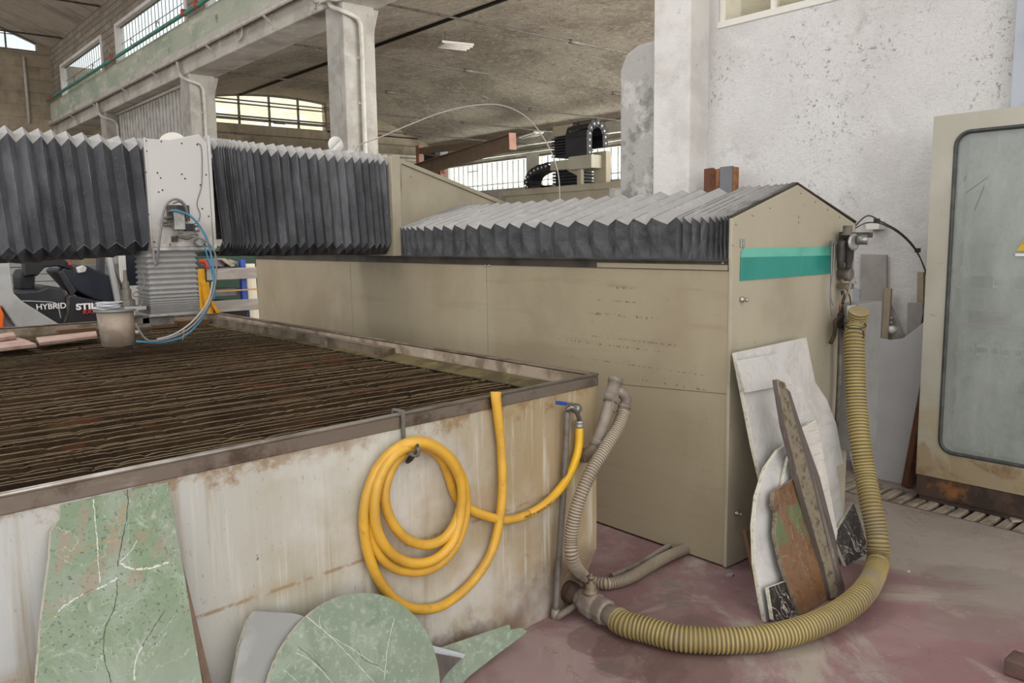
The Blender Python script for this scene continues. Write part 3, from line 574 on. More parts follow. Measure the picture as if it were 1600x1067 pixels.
# ================================================================== WATERJET TANK
TC = V((2.552, 2.437, 0)); TD = V((-2.268, -.191, 0)).normalized(); TN = V((-.191, 2.268, 0)).normalized()   # corner, along the front face, inward
ZR = 1.008; TL = 3.4; TR = 4.40
FL = TC+TD*TL; BR = V((2.545, 6.82, 0)); BL = V((-.9, 6.9, 0))
tank = thing('waterjet_tank', (1, 4.4, 0), 'large pale painted steel water tank with stained walls and a slatted bed', 'tank')
def zz(p, z): return V((p.x, p.y, z))
bm = BM()
# front wall with chamfered lower corner
fp = [zz(TC, ZR-.05), zz(TC, .21), zz(TC+TD*.15, 0.0), zz(FL, 0.0), zz(FL, ZR-.05)]
prism(bm, fp, TN*.006); obj('front_wall', bm, 'tank_wall', tank)
bm = BM(); BR2 = V((2.552, 6.82, 0))
prism(bm, [zz(TC, ZR-.05), zz(TC, .21), zz(TC+TN*.3, 0), zz(BR2, 0), zz(BR2, ZR-.05)], (-.006, 0, 0)); prism(bm, [zz(TC, .21), zz(TC+TD*.15, 0), zz(TC+TN*.3, 0)], (-.004, 0.004, 0)); obj('side_wall', bm, 'tank_wall', tank)
bm = BM(); prism(bm, [zz(BR2, 0), zz(BR2, ZR-.05), zz(BL, ZR-.05), zz(BL, 0)], (0, -.006, 0)); prism(bm, [zz(FL, 0), zz(FL, ZR-.05), zz(BL, ZR-.05), zz(BL, 0)], (.006, 0, 0)); obj('back_wall', bm, 'tank_wall', tank)
# rim: angle iron on the top
def rim(bm, a, b, inn, w=.05, h=.055):
    a, b = V(a), V(b); n = V(inn).normalized(); d = (b-a).normalized()
    o = -n*.006
    prof = [(o, ZR), (o, ZR-h), (V((0, 0, 0)), ZR-h), (n*.004, ZR-.008), (n*w, ZR-.008), (n*w, ZR)]
    prism(bm, [zz(a+p, z) for p, z in prof], b-a)
for a, b, n_, nm in ((TC, FL, TN, 'front_rim'), (TC+V((.006, 0, 0)), BR2+V((.006, 0, 0)), (-1, 0, 0), 'side_rim'), (BR2, BL, (0, -1, 0), 'back_rim')):
    bm = BM(); rim(bm, a, b, n_, .012 if nm == 'front_rim' else .035 if nm == 'side_rim' else .03); obj(nm, bm, 'rim_steel' if nm == 'front_rim' else 'rusty_rim', tank, bev=.007 if nm == 'front_rim' else .003)
bm = BM(); cyl(bm, zz(TC, ZR-.004)-TN*.006, zz(FL, ZR-.004)-TN*.006, .0075, 10); obj('rim_highlight_bead', bm, 'rim_highlight', tank, label='added bright bead painted as the highlight on the front rim')  # bright bead added as the glint along the rim edge
bm = BM(); box(bm, (-.7, 2.62, 0), (2.5, 6.78, .05)); 
prism(bm, [(-.7, 2.55, .84), (2.53, 2.6, .84), (2.53, 6.78, .84), (-.7, 6.78, .84)], (0, 0, .004)); obj('sludge', bm, 'tank_sludge', tank)
# inner faces
bm = BM(); prism(bm, [zz(TC+V((-.03, .03, 0)), ZR-.01), zz(TC+V((-.03, .03, 0)), .85), (2.522, 6.78, .85), (2.522, 6.78, ZR-.01)], (-.004, 0, 0))
prism(bm, [(2.52, 6.79, ZR-.01), (2.52, 6.79, .85), (-.85, 6.85, .85), (-.85, 6.85, ZR-.01)], (0, -.004, 0)); obj('inner_liner', bm, 'tank_inner', tank)
bm = BM(); q = TC+TN*.02; prism(bm, [zz(q, ZR-.02), zz(q+TN*.10, .925), zz(FL+TN*.10, .925), zz(FL+TN*.02, ZR-.02)], TN*.004+V((0, 0, -.004)))
prism(bm, [(2.515, 2.5, .945), (2.515, 6.75, .945), (2.40, 6.75, .925), (2.40, 2.5, .925)], (0, 0, -.004)); obj('hopper_lip', bm, 'hopper_lip', tank)
# inner angle iron along the far part of the right side
bm = BM(); box(bm, (2.44, 4.02, .925), (2.52, 6.74, .975)); box(bm, (2.44, 4.02, .975), (2.452, 6.74, .985)); obj('inner_angle', bm, 'rusty_rim', tank, bev=.003)
bm = BM(); box(bm, (1.3, 6.70, .92), (2.42, 6.76, .975)); box(bm, (1.95, 6.66, .93), (2.15, 6.72, .985)); obj('back_batten', bm, 'brown_wood', tank, bev=.004)
random.seed(4)
slats = []
for v_ in range(5):
    bm = BM(); n = 170; x0, x1 = -.62, 2.40; top, bot = [], []
    z = 0
    for k in range(n+1):
        z = z*.3+random.uniform(-.0007, .0006)
        if random.random() < .08: z -= random.uniform(.002, .006)
        x = x0+(x1-x0)*k/n; top.append(V((x, random.uniform(-.001, .001), .925+z))); bot.append(V((x, 0, .80)))
    for k in range(n):
        for s_ in (-.003, .003):
            a, b, c, d = [p+V((0, s_, 0)) for p in (bot[k], bot[k+1], top[k+1], top[k])]
            bm.faces.new([bm.verts.new(p) for p in ((a, b, c, d) if s_ < 0 else (d, c, b, a))])
        a, b = top[k], top[k+1]; w_ = .0032+random.uniform(0, .0012)
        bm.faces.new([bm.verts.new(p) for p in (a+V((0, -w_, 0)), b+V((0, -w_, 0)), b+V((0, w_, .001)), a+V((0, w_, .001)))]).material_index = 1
        if random.random() < .10:
            q = a+V((0, random.uniform(-.015, .015), -.002)); r_ = random.uniform(.003, .008); t_ = random.uniform(0, 6.28)
            bm.faces.new([bm.verts.new(q+V((r_*math.cos(t_+u)*1.3, r_*math.sin(t_+u)*1.6, random.uniform(-.003, .006)))) for u in (0, 1.6, 3.2, 4.8)])
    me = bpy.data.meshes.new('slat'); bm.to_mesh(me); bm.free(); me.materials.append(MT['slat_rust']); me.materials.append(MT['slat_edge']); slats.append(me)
y = 2.64; k = 0
while y < 6.66 and k < 99:
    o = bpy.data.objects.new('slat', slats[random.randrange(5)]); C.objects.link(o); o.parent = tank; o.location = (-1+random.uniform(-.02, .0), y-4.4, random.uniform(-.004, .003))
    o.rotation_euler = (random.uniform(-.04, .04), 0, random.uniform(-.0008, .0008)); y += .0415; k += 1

# hook holding the coil
hk = at('y', 2.42, 630, 645)
# stones / boards lying on the bed
def board(name, pxs, z, th, mat, label, cat, group=None):
    bm = BM(); prism(bm, [at('z', z, *p) for p in pxs], (0, 0, -th)); return obj(name, bm, mat, None, label, cat, group, bev=.003)
board('stone_strip', [(38, 549), (170, 532), (158, 541), (300, 524), (300, 531), (60, 559)][:0] or [(56, 527), (150, 517), (152, 524), (62, 535)], .985, .02, 'pink_stone', 'pink stone strip lying on the tank bed left of the cutting head', 'stone')
board('stone_block', [(-20, 524), (20, 518), (25, 524), (-20, 530)], 1.014, .024, 'pink_stone', 'small pink block on the tank bed, topmost at the left frame edge', 'stone')
board('stone_plate', [(-20, 536), (28, 527), (40, 530), (57, 537), (-20, 546)], .986, .022, 'pink_stone', 'pink stone plate lying under the small block at the left frame edge', 'stone')

# ================================================================== HOSE ON THE TANK FACE
def tf(x, y, off=.03):      # point in front of the tank's front wall
    return onplane(TC-TN*off, TN, x, y)
hose = thing('yellow_water_hose', tf(650, 955, .03), 'yellow hose coiled on the tank wall with a loose end over the rim', 'hose')
path = [(905, 668, .04), (903, 705, .045), (888, 745, .045), (862, 778, .045), (832, 800, .04), (795, 812, .035), (760, 806, .03), (734, 795, .025), (712, 775, .02),
        (702, 745, .02), (690, 718, .02), (668, 700, .02), (645, 700, .03), (622, 716, .035), (606, 745, .04), (601, 780, .045), (612, 815, .05), (636, 842, .05), (668, 851, .05), (697, 838, .055), (716, 806, .06), (722, 770, .06),
        (714, 738, .06), (694, 710, .06), (665, 696, .06), (638, 698, .06), (610, 718, .06), (592, 752, .06), (585, 795, .06), (593, 838, .06), (617, 868, .06), (648, 880, .06), (682, 872, .065), (709, 843, .07), (720, 800, .07),
        (721, 758, .075), (708, 725, .08), (684, 702, .08), (655, 692, .08), (620, 702, .045), (592, 740, .035), (579, 790, .03), (582, 840, .03), (603, 878, .035), (640, 893, .035), (678, 886, .04), (708, 858, .045), (726, 812, .05), (727, 765, .05),
        (713, 728, .055), (690, 703, .055), (655, 689, .055), (620, 700, .05), (588, 735, .04), (570, 790, .035), (571, 845, .03), (588, 898, .03), (617, 937, .03), (655, 952, .03), (695, 944, .03), (735, 912, .03), (765, 868, .03), (780, 815, .04), (785, 760, .04), (783, 700, .03), (778, 650, .03), (775, 625, .028), (775, 612, .025)]
P = smooth_path([tf(*p) for p in path], 6)
Pc = P[:26]; P2 = P[25:]
bm = BM(); tube(bm, P2, lambda i: .0178 if i < len(P2)-16 else (.0178+.0035*max(0, (i-(len(P2)-16))/15)), 12); obj('hose_body', bm, 'yellow_hose', hose)
bm = BM(); tube(bm, Pc, .0178, 12); obj('hose_end', bm, 'clean_yellow_hose', hose, label='clean bright yellow end of the hose')
bm = BM(); tube(bm, smooth_path([tf(654, 684, .05), tf(651, 700, .10), tf(645, 715, .07), tf(636, 722, .02), tf(648, 704, -.0)], 4), .006, 6); obj('tie', bm, 'dark_metal', hose)
hkr = thing('hose_hook', tf(630, 690, .01), 'rusty steel hook over the rim that carries the yellow hose coil', 'hook')
bm = BM(); a = tf(629, 645, .012); bar(bm, zz(a, ZR+.006), tf(631, 697, .012), .014, .006, TN); bar(bm, zz(a, ZR+.006)-TN*.004, zz(a, ZR+.006)+TN*.05, .014, .006); bar(bm, zz(a, ZR+.009)+TN*.05, zz(a, ZR-.05)+TN*.05, .014, .006, TN); obj('strap', bm, 'dull_steel', hkr)
bm = BM(); tube(bm, smooth_path([tf(631, 695, .015), tf(636, 706, .06), tf(652, 712, .10), tf(654, 700, .11)], 4), .006, 8); obj('bent_tip', bm, 'dull_steel', hkr)
# small print along the clean hose end
cu = bpy.data.curves.new('lettering', 'FONT'); cu.body = 'CRISTITOP  MADE IN ITALY'; cu.size = .013; cu.extrude = .0003; cu.offset = .0002
t_ = bpy.data.objects.new('lettering', cu); C.objects.link(t_); bpy.context.view_layer.update(); me = bpy.data.meshes.new_from_object(t_); bpy.data.objects.remove(t_)
pl_ = smooth_path([tf(*p_) for p_ in ((795, 812, .035), (832, 800, .04), (862, 778, .045), (888, 745, .045), (903, 705, .045))], 40); pl_ = pl_[22:]
acc = [0]
for a, b in zip(pl_, pl_[1:]): acc.append(acc[-1]+(b-a).length)
for v in me.vertices:
    x_ = max(0, v.co.x); i_ = max(k for k in range(len(acc)) if acc[k] <= x_); i_ = min(i_, len(pl_)-2)
    d_ = (pl_[i_+1]-pl_[i_]).normalized(); u_ = d_.cross(TN).normalized(); u_ = u_ if u_.z > 0 else -u_
    yy_ = v.co.y-.0045; v.co = pl_[i_]+d_*(x_-acc[i_])+u_*yy_-TN*(math.sqrt(max(.0178**2-yy_**2, 0))+.0004+v.co.z)-hose.location
lo_ = bpy.data.objects.new('lettering', me); C.objects.link(lo_); lo_.parent = hose; me.materials.clear(); me.materials.append(MT['gasket'])
# tap and its standpipe
tp = thing('water_tap', tf(868, 962, .04), 'ball tap with blue lever on a steel standpipe by the tank corner', 'tap')
bm = BM(); tube(bm, smooth_path([tf(886, 643, .035), tf(882, 740, .035), tf(874, 860, .035), tf(868, 955, .035)], 6), .0135, 12); obj('standpipe', bm, 'dull_steel', tp)
bm = BM(); a = tf(868, 958, .035); tube(bm, smooth_path([a, a+V((0, 0, -.025)), at('z', .03, 880, 958), at('z', .04, 912, 938)], 5), .0145, 10); lathe(bm, a+V((0, 0, .02)), (0, 0, -1), [(0, .017), (.03, .02), (.05, .018)], 12); obj('foot_elbow', bm, 'pipe_grey', tp)
bm = BM(); tube(bm, smooth_path([tf(886, 640, .035), tf(893, 636, .05), tf(900, 642, .055), tf(905, 655, .045), tf(905, 662, .04)], 4), .010, 10); lathe(bm, tf(893, 637, .02), -TN, [(0, .017), (.02, .022), (.04, .02), (.05, .012)], 14); obj('valve_body', bm, 'steel', tp)
bm = BM(); a = tf(896, 632, .075); b = tf(871, 629, .075); bar(bm, a, b, .014, .012); obj('lever', bm, 'steel', tp, bev=.003)
bm = BM(); bar(bm, tf(884, 630.6, .076), tf(870, 629, .076), .017, .015); obj('lever_grip', bm, 'blue_paint', tp, label='blue sleeve on the tap lever', bev=.003)
bm = BM(); a = tf(905, 657, .04); lathe(bm, a, (0, 0, -1), [(0, .018), (.008, .019), (.012, .016), (.02, .019), (.03, .019)], 14); obj('hose_clamp', bm, 'galvanised', tp)

# overflow pipe with elbow and grey ribbed hose
op = thing('drain_pipe', at('y', 2.36, 918, 708), 'grey plastic drain pipe rising from the tank side to a side elbow', 'pipe')
Pp = [at('y', 2.50, 905, 707), at('y', 2.40, 914, 712), at('y', 2.34, 928, 704), at('y', 2.32, 936, 685)]
bm = BM(); tube(bm, smooth_path(Pp, 5), .031, 14); obj('lower_elbow', bm, 'pipe_grey', op)
ptop = at('y', 2.36, 961, 597)
bm = BM(); tube(bm, [at('y', 2.32, 930, 697), at('y', 2.34, 950, 640), at('y', 2.36, 961, 600)], .0255, 14); obj('riser', bm, 'pipe_grey', op)
bm = BM(); lathe(bm, at('y', 2.345, 953, 628), (ptop-at('y', 2.345, 953, 628)), [(0, .031), (.03, .033), (.032, .03), (.09, .03), (.092, .034), (.11, .034), (.111, .02)], 14)
tube(bm, smooth_path([at('y', 2.35, 958, 612), at('y', 2.34, 970, 612), at('y', 2.33, 978, 624), at('y', 2.33, 976, 642)], 5), .024, 12); lathe(bm, at('y', 2.33, 977, 630), at('y', 2.33, 973, 646)-at('y', 2.33, 977, 630), [(0, .026), (.012, .03), (.02, .03), (.021, .026), (.035, .03), (.045, .03)], 14); obj('upper_elbow', bm, 'pipe_grey', op)
bm = BM(); tube(bm, smooth_path([at('y', 2.3, 962, 618), at('y', 2.29, 955, 635), at('y', 2.28, 958, 642), at('y', 2.29, 965, 646)], 4), .003, 6); bar(bm, at('y', 2.45, 945, 700), at('y', 2.45, 958, 688), .006); obj('wire_tie', bm, 'dull_steel', op)
gh = thing('grey_ribbed_hose', at('z', 0, 940, 915), 'grey ribbed hose looping from the drain pipe down and under the machine', 'hose')
path = smooth_path([at('y', 2.33, 975, 642), at('y', 2.30, 965, 668), at('y', 2.27, 946, 700), at('y', 2.25, 922, 740), at('y', 2.25, 902, 790), at('y', 2.26, 892, 840), at('y', 2.27, 897, 880), at('z', .05, 920, 906), at('z', .03, 950, 912), at('z', .03, 985, 902), at('z', .03, 1030, 876), at('z', .03, 1065, 860), at('z', .03, 1130, 835)], 10)
bm = BM(); ribbed(bm, path, .0285, .012, .14, 16); obj('hose_body', bm, ['ribbed_grey', 'grey_groove'], gh)
bm = BM(); tube(bm, smooth_path([at('z', .012, 955, 900), at('z', .012, 1000, 880), at('z', .02, 1045, 853), at('z', .02, 1120, 815)], 6), .014, 10); obj('floor_pipe', bm, 'pipe_grey', None, 'thin grey pipe on the floor beside the grey ribbed hose', 'pipe')
# gate valve and large yellow ribbed hose
gv = thing('ball_valve', at('z', 0, 915, 945), 'dirty grey ball valve with threaded ends where the big hose meets the tank', 'valve')
a = at('z', .075, 884, 921); b = at('z', .06, 955, 962); d = (b-a).normalized(); L = (b-a).length
a = a-d*.05
bm = BM(); lathe(bm, a, d, [(0, .034), (.05, .034), (.055, .045), (.08, .048), (.09, .043), (.10, .048), (.11, .042), (.12, .04), (.13, .034), (.15, .034)], 18); obj('threaded_inlet', bm, 'rusty_plinth', gv)
bm = BM(); lathe(bm, a+d*.14, d, [(0, .043), (.035, .046), (.036, .054), (.10, .058), (.11, .052), (.13, .056), (.165, .056), (.17, .044)], 8); obj('body', bm, 'pipe_grey', gv, bev=.004)
bm = BM(); c_ = a+d*.21; lathe(bm, c_+V((0, 0, .045)), (0, 0, 1), [(0, .032), (.018, .032), (.02, .022), (.045, .022), (.047, .012), (.07, .012), (.071, .018), (.078, .018), (.079, .008), (.092, .008)], 12); obj('stem', bm, 'dull_brass', gv, label='upright valve stem with nut')
bm = BM(); lathe(bm, a+d*.30, d, [(0, .041), (.06, .046), (.08, .049)], 20); obj('outlet_collar', bm, 'pipe_grey', gv)
bh = thing('big_suction_hose', at('z', 0, 1250, 1000), 'thick olive yellow ribbed hose curving over the floor and up the machine end', 'hose')
S = a+d*.36
ctr = [S, S+d*.06, at('z', .055, 1010, 984), at('z', .052, 1060, 997), at('z', .052, 1120, 1001), at('z', .052, 1190, 998), at('z', .055, 1255, 983), at('z', .065, 1310, 958), at('z', .09, 1350, 925), at('y', 1.66, 1370, 885), at('y', 1.70, 1371, 840), at('y', 1.76, 1361, 790), at('y', 1.83, 1352, 740), at('y', 1.88, 1344, 690), at('y', 1.93, 1339, 640), at('y', 1.97, 1336, 580), at('y', 2.0, 1335, 530), at('y', 2.02, 1338, 505), at('y', 2.0, 1342, 486)]
bm = BM(); ribbed(bm, smooth_path(ctr, 8), .0515, .0165, .12, 22); obj('hose_body', bm, ['ribbed_yellow', 'hose_groove'], bh)
bm = BM(); a_ = at('y', 2.0, 1336, 508); tube(bm, [a_+V((.052*math.cos(t), .052*math.sin(t), .012*math.sin(t+1))) for t in [k*2*math.pi/20 for k in range(21)]], .003, 6); tube(bm, smooth_path([at('y', 1.96, 1348, 516), at('y', 1.95, 1350, 525), at('y', 1.96, 1345, 530)], 4), .003, 6); obj('wire_tie', bm, 'black_rubber', bh)

# ================================================================== MACHINE HOUSING
MX, MY = 3.205, 2.20; MXR = 4.345
mach = thing('machine_housing', (3.8, 4.8, 0), 'long beige sheet metal machine housing with gable end and teal stripe', 'machine')
bm = BM(); box(bm, (MX+.02, MY+.02, .03), (MXR-.02, 7.55, 1.42)); obj('body', bm, 'beige_panel', mach)
ys = [MY+.012, 4.015, 5.74, 7.56]
for a, b in zip(ys, ys[1:]):
    bm = BM(); box(bm, (MX, a+.002, .01), (MX+.02, b-.002, 1.435)); obj('side_panel', bm, 'beige_panel', mach, bev=.003)
bm = BM(); A_, B_ = at('x', MX-.001, 1136, 616), at('x', MX-.001, 960, 600); prism(bm, [A_, B_, B_+V((0, 0, .0025)), A_+V((0, 0, .0025))], (.002, 0, 0)); obj('panel_crease', bm, 'machine_seam', mach)
# gable end
gp_ = [(MX-.005, 0.0), (MXR, 0.0), (MXR, 1.643), (3.745, 1.835), (MX-.012, 1.668), (MX-.012, 1.49), (MX-.005, 1.40)]
bm = BM(); prism(bm, [(x, MY-.004, z+.008) for x, z in gp_], (0, .018, 0)); obj('gable_panel', bm, 'pale_beige_panel', mach, bev=.003)
bm = BM(); bar(bm, (3.74, MY+.012, 1.852), (MXR+.012, MY+.012, 1.662), .03, .008, (0, 0, 1)); bar(bm, (MXR+.008, MY+.012, 1.665), (MXR+.008, MY+.012, 1.50), .02, .008, (1, 0, 0)); bar(bm, (MX-.014, MY+.012, 1.682), (3.745, MY+.012, 1.852), .03, .006, (0, 0, 1)); obj('gable_trim', bm, 'dark_rail', mach, label='dark trim along the gable edge')
for x_ in (MX+.02, MXR-.12):
    bm = BM(); box(bm, (x_, MY+.06, 0), (x_+.09, MY+.2, .03)); obj('foot', bm, 'dark_rail', mach)
bm = BM(); box(bm, (MXR-.006, MY+.014, .01), (MXR+.002, 7.5, 1.5)); obj('far_side_panel', bm, 'beige_panel', mach)
bm = BM(); box(bm, (MX+.03, MY+.05, 0), (MX+.09, 7.4, .04)); box(bm, (MXR-.09, MY+.05, 0), (MXR-.03, 7.4, .04)); obj('base_rail', bm, 'dark_rail', mach)
bm = BM(); sp = [at('y', MY-.006, *p) for p in ((1157, 402), (1299, 399), (1297.5, 427.5), (1156, 438.7))]; prism(bm, sp, (0, -.002, 0)); obj('teal_stripe', bm, 'teal_film', mach, label='dark teal stripe')
bm = BM(); sp = [at('y', MY-.006, *p) for p in ((1158, 392), (1162, 388), (1300, 385), (1299, 399), (1157, 402))]; prism(bm, sp, (0, -.002, 0)); obj('pale_teal_stripe', bm, 'pale_teal_film', mach, label='pale teal strip above the dark teal stripe')
for p in ((1251, 301), (1274, 315), (1293, 327), (1312, 339), (1203, 324), (1176, 336), (1150, 350), (1145, 382), (1248, 338), (1248, 347)):
    bm = BM(); q = at('y', MY-.004, *p); lathe(bm, q, (0, -1, 0), [(0, .0065), (.004, .0055), (.006, .003)], 8); obj('screw', bm, 'bolt_steel', mach)
for p in ((1139, 411), (705, 398), (759, 415), (765, 415)):
    bm = BM(); q = at('x', MX, *p); q.y = max(q.y, 2.25); lathe(bm, q, (-1, 0, 0), [(0, .008), (.004, .007), (.006, .003)], 8); obj('screw', bm, 'bolt_steel', mach)
for p, r_ in (((1158, 468), .014), ((1149, 801), .012)):
    bm = BM(); q = at('y', MY-.004, *p); lathe(bm, q, (0, -1, 0), [(0, r_), (.012, r_), (.013, r_*.6), (.03, r_*.6), (.031, r_*.8), (.038, r_*.5)], 12); obj('lock_knob', bm, 'bolt_steel', mach)
bm = BM(); q = at('y', MY-.004, 1159, 380); box(bm, q+V((-.016, -.008, -.02)), q+V((.016, 0, .02))); lathe(bm, q+V((0, -.008, 0)), (0, -1, 0), [(0, .008), (.005, .006)], 10); obj('latch_plate', bm, 'galvanised', mach, bev=.003)
# dark rail under the bellows
bm = BM(); box(bm, (MX-.004, MY+.014, 1.435), (MX+.03, 7.56, 1.478)); box(bm, (MX-.02, MY+.014, 1.478), (MX+.03, 7.56, 1.487)); obj('guide_rail', bm, 'dark_rail', mach)
bm = BM(); box(bm, (MX-.006, MY+.02, 1.438), (MX-.003, 3.05, 1.462)); obj('rail_apron', bm, 'beige_panel', mach)
# roof bellows: pleated skin from the gable to the gantry foot
pk = [1139, 1133, 1127, 1119, 1110, 1097, 1083, 1068, 1058, 1019, 991, 963, 929, 900, 868, 845, 818, 797, 774, 751, 731, 711, 694, 679, 664, 652, 643, 636, 630, 626]
pkY = [at('x', MX-.012, p_, 350).y for p_ in pk]
yn = []
for a, b in zip(pkY, pkY[1:]): yn += [(a, 1), ((a+b)/2, 0)]
yn.append((pkY[-1], 1))
bm = BM(); rings = []
random.seed(9)
for y_, o_ in yn:
    j = random.uniform(-.004, .004)
    if o_: pr = [(MX-.014, 1.487), (MX-.016+j, 1.585), (MX-.016, 1.688), (3.745, 1.852), (MXR, 1.665), (MXR, 1.49)]
    else: pr = [(MX-.006, 1.487), (MX+.014+j, 1.575), (MX+.012, 1.655), (3.745, 1.808), (MXR-.03, 1.620), (MXR-.01, 1.49)]
    rings.append([bm.verts.new((x, y_, z)) for x, z in pr])
for a, b in zip(rings, rings[1:]):
    for k in range(5):
        f = bm.faces.new((a[k], a[k+1], b[k+1], b[k])); f.material_index = 0 if k in (0, 1, 4) else 1
rrow = [[tuple(r[k].co) for r in rings] for k in range(6)]
rb = obj('roof_bellows', bm, ['skirt_fabric', 'dusty_bellows_fabric'], mach, label='pleated grey bellows with a dusty light top')
bm = BM()
for i_, (y_, o_) in enumerate(yn):
    if o_: tube(bm, [V(rrow[k][i_])+V((-.001, 0, .001)) for k in (2, 3)], .0016, 4)
    else: tube(bm, [V(rrow[k][i_])+V((0, 0, .002)) for k in (2, 3)], .0018, 4, mi=1)
tube(bm, [V(c)+V((-.002, 0, .001)) for c in rrow[2]], .0016, 4)
obj('roof_fold_edges', bm, ['fold_edge', 'gasket'], mach, label='fold lines of the pleated roof')
sm = rb.modifiers.new('thick', 'SOLIDIFY'); sm.thickness = .002; sm.offset = -1

# ================================================================== GANTRY
gan = thing('gantry_bridge', (2.3, 5.3, 1.5), 'gantry bridge with black pleated bellows over the slatted tank bed', 'machine')
GY = 5.0
def gx_(p): return at('y', GY, p, 235).x
def bellows(name, folds, xa, xb, zt0, zt1, zb0, zb1, lbl, seed):
    random.seed(seed); bm = BM(); rings = []; X = [gx_(p) for p in folds]; seq = []
    for a, b in zip(X, X[1:]): seq += [(a, 1), ((a+b)/2, 0)]
    seq.append((X[-1], 1))
    gaps = [abs(b-a) for a, b in zip(X, X[1:])]+[.1]
    edge = bm.verts.layers.float.new('dust')
    for i, (x, o_) in enumerate(seq):
        t = (x-xa)/(xb-xa); zt = zt0+(zt1-zt0)*t; zb = zb0+(zb1-zb0)*t; g = min(.034, gaps[min(i//2, len(gaps)-1)]*.34+.008); g2 = min(.042, g*1.35); j = random.uniform(-.005, .005); c = .055
        dz = random.uniform(-.006, .006)
        if o_: pr = [(GY+.62, zt), (GY+c, zt+.0), (GY-.0+j, zt-.045), (GY+j, (zt+zb)/2), (GY+j, zb+c+.035+dz), (GY+.075, zb+.005+dz), (GY+.6, zb)]
        else: pr = [(GY+.62, zt-g2), (GY+c+.005, zt-g2*.95), (GY+g*.85, zt-.050-g2*.9), (GY+g*.9+j, (zt+zb)/2), (GY+g*.8, zb+c+g2*.2-.012), (GY+.06+g, zb+g2*.8+dz), (GY+.6, zb+g)]
        sl = .012
        rings.append([bm.verts.new((x+(.035 if k in (4, 5, 6) else .018 if k == 3 else 0)*(1-t*0), yy, z)) for k, (yy, z) in enumerate(pr)])
    for a, b in zip(rings, rings[1:]):
        for k in range(6):
            f = bm.faces.new((a[k], a[k+1], b[k+1], b[k])); f.material_index = 1 if k in (0, 1) else 0
    rows = [[tuple(r[k].co) for r in rings] for k in range(7)]
    o = obj(name, bm, ['bellows_fabric', 'dusty_bellows_fabric'], gan, label=lbl); s = o.modifiers.new('thick', 'SOLIDIFY'); s.thickness = .003; s.offset = -1
    # pale tubes along the folds: ridge dust and painted edge highlight
    bm = BM()
    for k, (oy, oz, r__) in ((4, (-.002, -.001, .0016)), (2, (-.002, .001, .0014)), (1, (-.001, .001, .0012))): tube(bm, [V(c)+V((0, oy, oz)) for c in rows[k]], r__, 4)
    i = 0
    for x, o_ in seq:
        if o_ and (i % 2 == 0):
            t = (x-xa)/(xb-xa); zt = zt0+(zt1-zt0)*t; zb = zb0+(zb1-zb0)*t
            k_ = .0028 if len(folds) < 14 else .0008
            tube(bm, [V((x, GY-.002, zt-.05)), V((x+.018, GY-.004, (zt+zb)/2)), V((x+.035, GY-.002, zb+.10))], k_, 5)
        i += 1
    obj('fold_edges', bm, 'fold_edge', gan, label='pale dusty fold edges with painted highlight'); return o
bellows('left_bellows', [-120, -92, -64, -38, -12, 14, 41, 66, 86, 109, 134, 160, 191, 216, 226], .78, 1.493, 2.225, 2.205, 1.50, 1.53, 'wide pleated black bellows left of the carriage', 3)
bellows('right_bellows', [330, 341, 345, 349, 353, 357, 361, 366, 373, 382, 392, 403, 417, 434, 449, 463, 477, 492, 507, 522, 536, 549, 562, 573, 583, 590, 600, 610], 1.88, 3.13, 2.235, 2.20, 1.515, 1.49, 'finely pleated black bellows right of the carriage', 5)
bm = BM(); box(bm, (-.2, GY+.12, 1.62), (MX, GY+.55, 2.12)); obj('beam', bm, 'dark_metal', gan)
# carriage
CY = GY-.03
bm = BM(); box(bm, (1.487, CY, 1.575), (1.845, GY+.62, 2.195)); prism(bm, [(1.60, CY+.001, 2.19), (1.80, CY+.001, 2.24), (1.845, CY+.001, 2.19)], (0, .3, 0)); obj('carriage', bm, 'carriage_sheet', gan, label='pale sheet metal carriage cover', bev=.004)
bm = BM(); box(bm, (1.845, CY-.01, 1.565), (1.862, CY+.06, 2.235)); box(bm, (1.483, CY-.005, 1.57), (1.492, CY+.02, 2.2)); box(bm, (1.487, CY, 1.555), (1.86, CY+.3, 1.575)); obj('carriage_flange', bm, 'carriage_sheet', gan, bev=.002)
for p in ((228, 220), (252, 221), (284, 224), (308, 226), (322, 273), (326, 338), (313, 289), (316, 326), (246, 270), (284, 272), (289, 279), (251, 278), (248, 300), (254, 297), (241, 378), (266, 382), (229, 236), (228, 269), (233, 335)):
    bm = BM(); q = at('y', CY-.001, *p); lathe(bm, q, (0, -1, 0), [(0, .005), (.003, .0045), (.005, .002)], 8); obj('screw', bm, 'dark_metal', gan)
bm = BM(); cyl(bm, (1.70, CY+.15, 2.17), (1.70, CY+.17, 2.17), .09, 24); obj('pulley_cover', bm, 'lamp_white', gan)
# valve block on the carriage
q = lambda x, y, o=0: at('y', CY-.001-o, x, y)
bm = BM(); box(bm, q(268, 378)+V((0, -.01, 0)), q(277, 369)); obj('mounting_plate', bm, 'dark_metal', gan)
bm = BM(); box(bm, q(261, 345)+V((0, -.03, 0)), q(293, 321)); obj('valve_base', bm, 'dark_metal', gan, bev=.003)
bm = BM(); box(bm, q(268, 359)+V((0, -.06, 0)), q(283, 332)+V((0, -.02, 0))); obj('valve_block', bm, 'galvanised', gan, bev=.002)
for (x0, y0, x1, y1) in ((256, 341, 268, 337), (255, 348, 268, 344), (255, 351, 268, 355), (283, 341, 292, 345), (261, 331, 268, 328)):
    bm = BM(); cyl(bm, q(x0, y0, .045), q(x1, (y0+y1)/2, .045), .008, 8); cyl(bm, q(x0+3, y0, .045), q(x0+6, (y0+y1)/2, .045), .011, 6); obj('push_fitting', bm, 'dull_steel', gan)
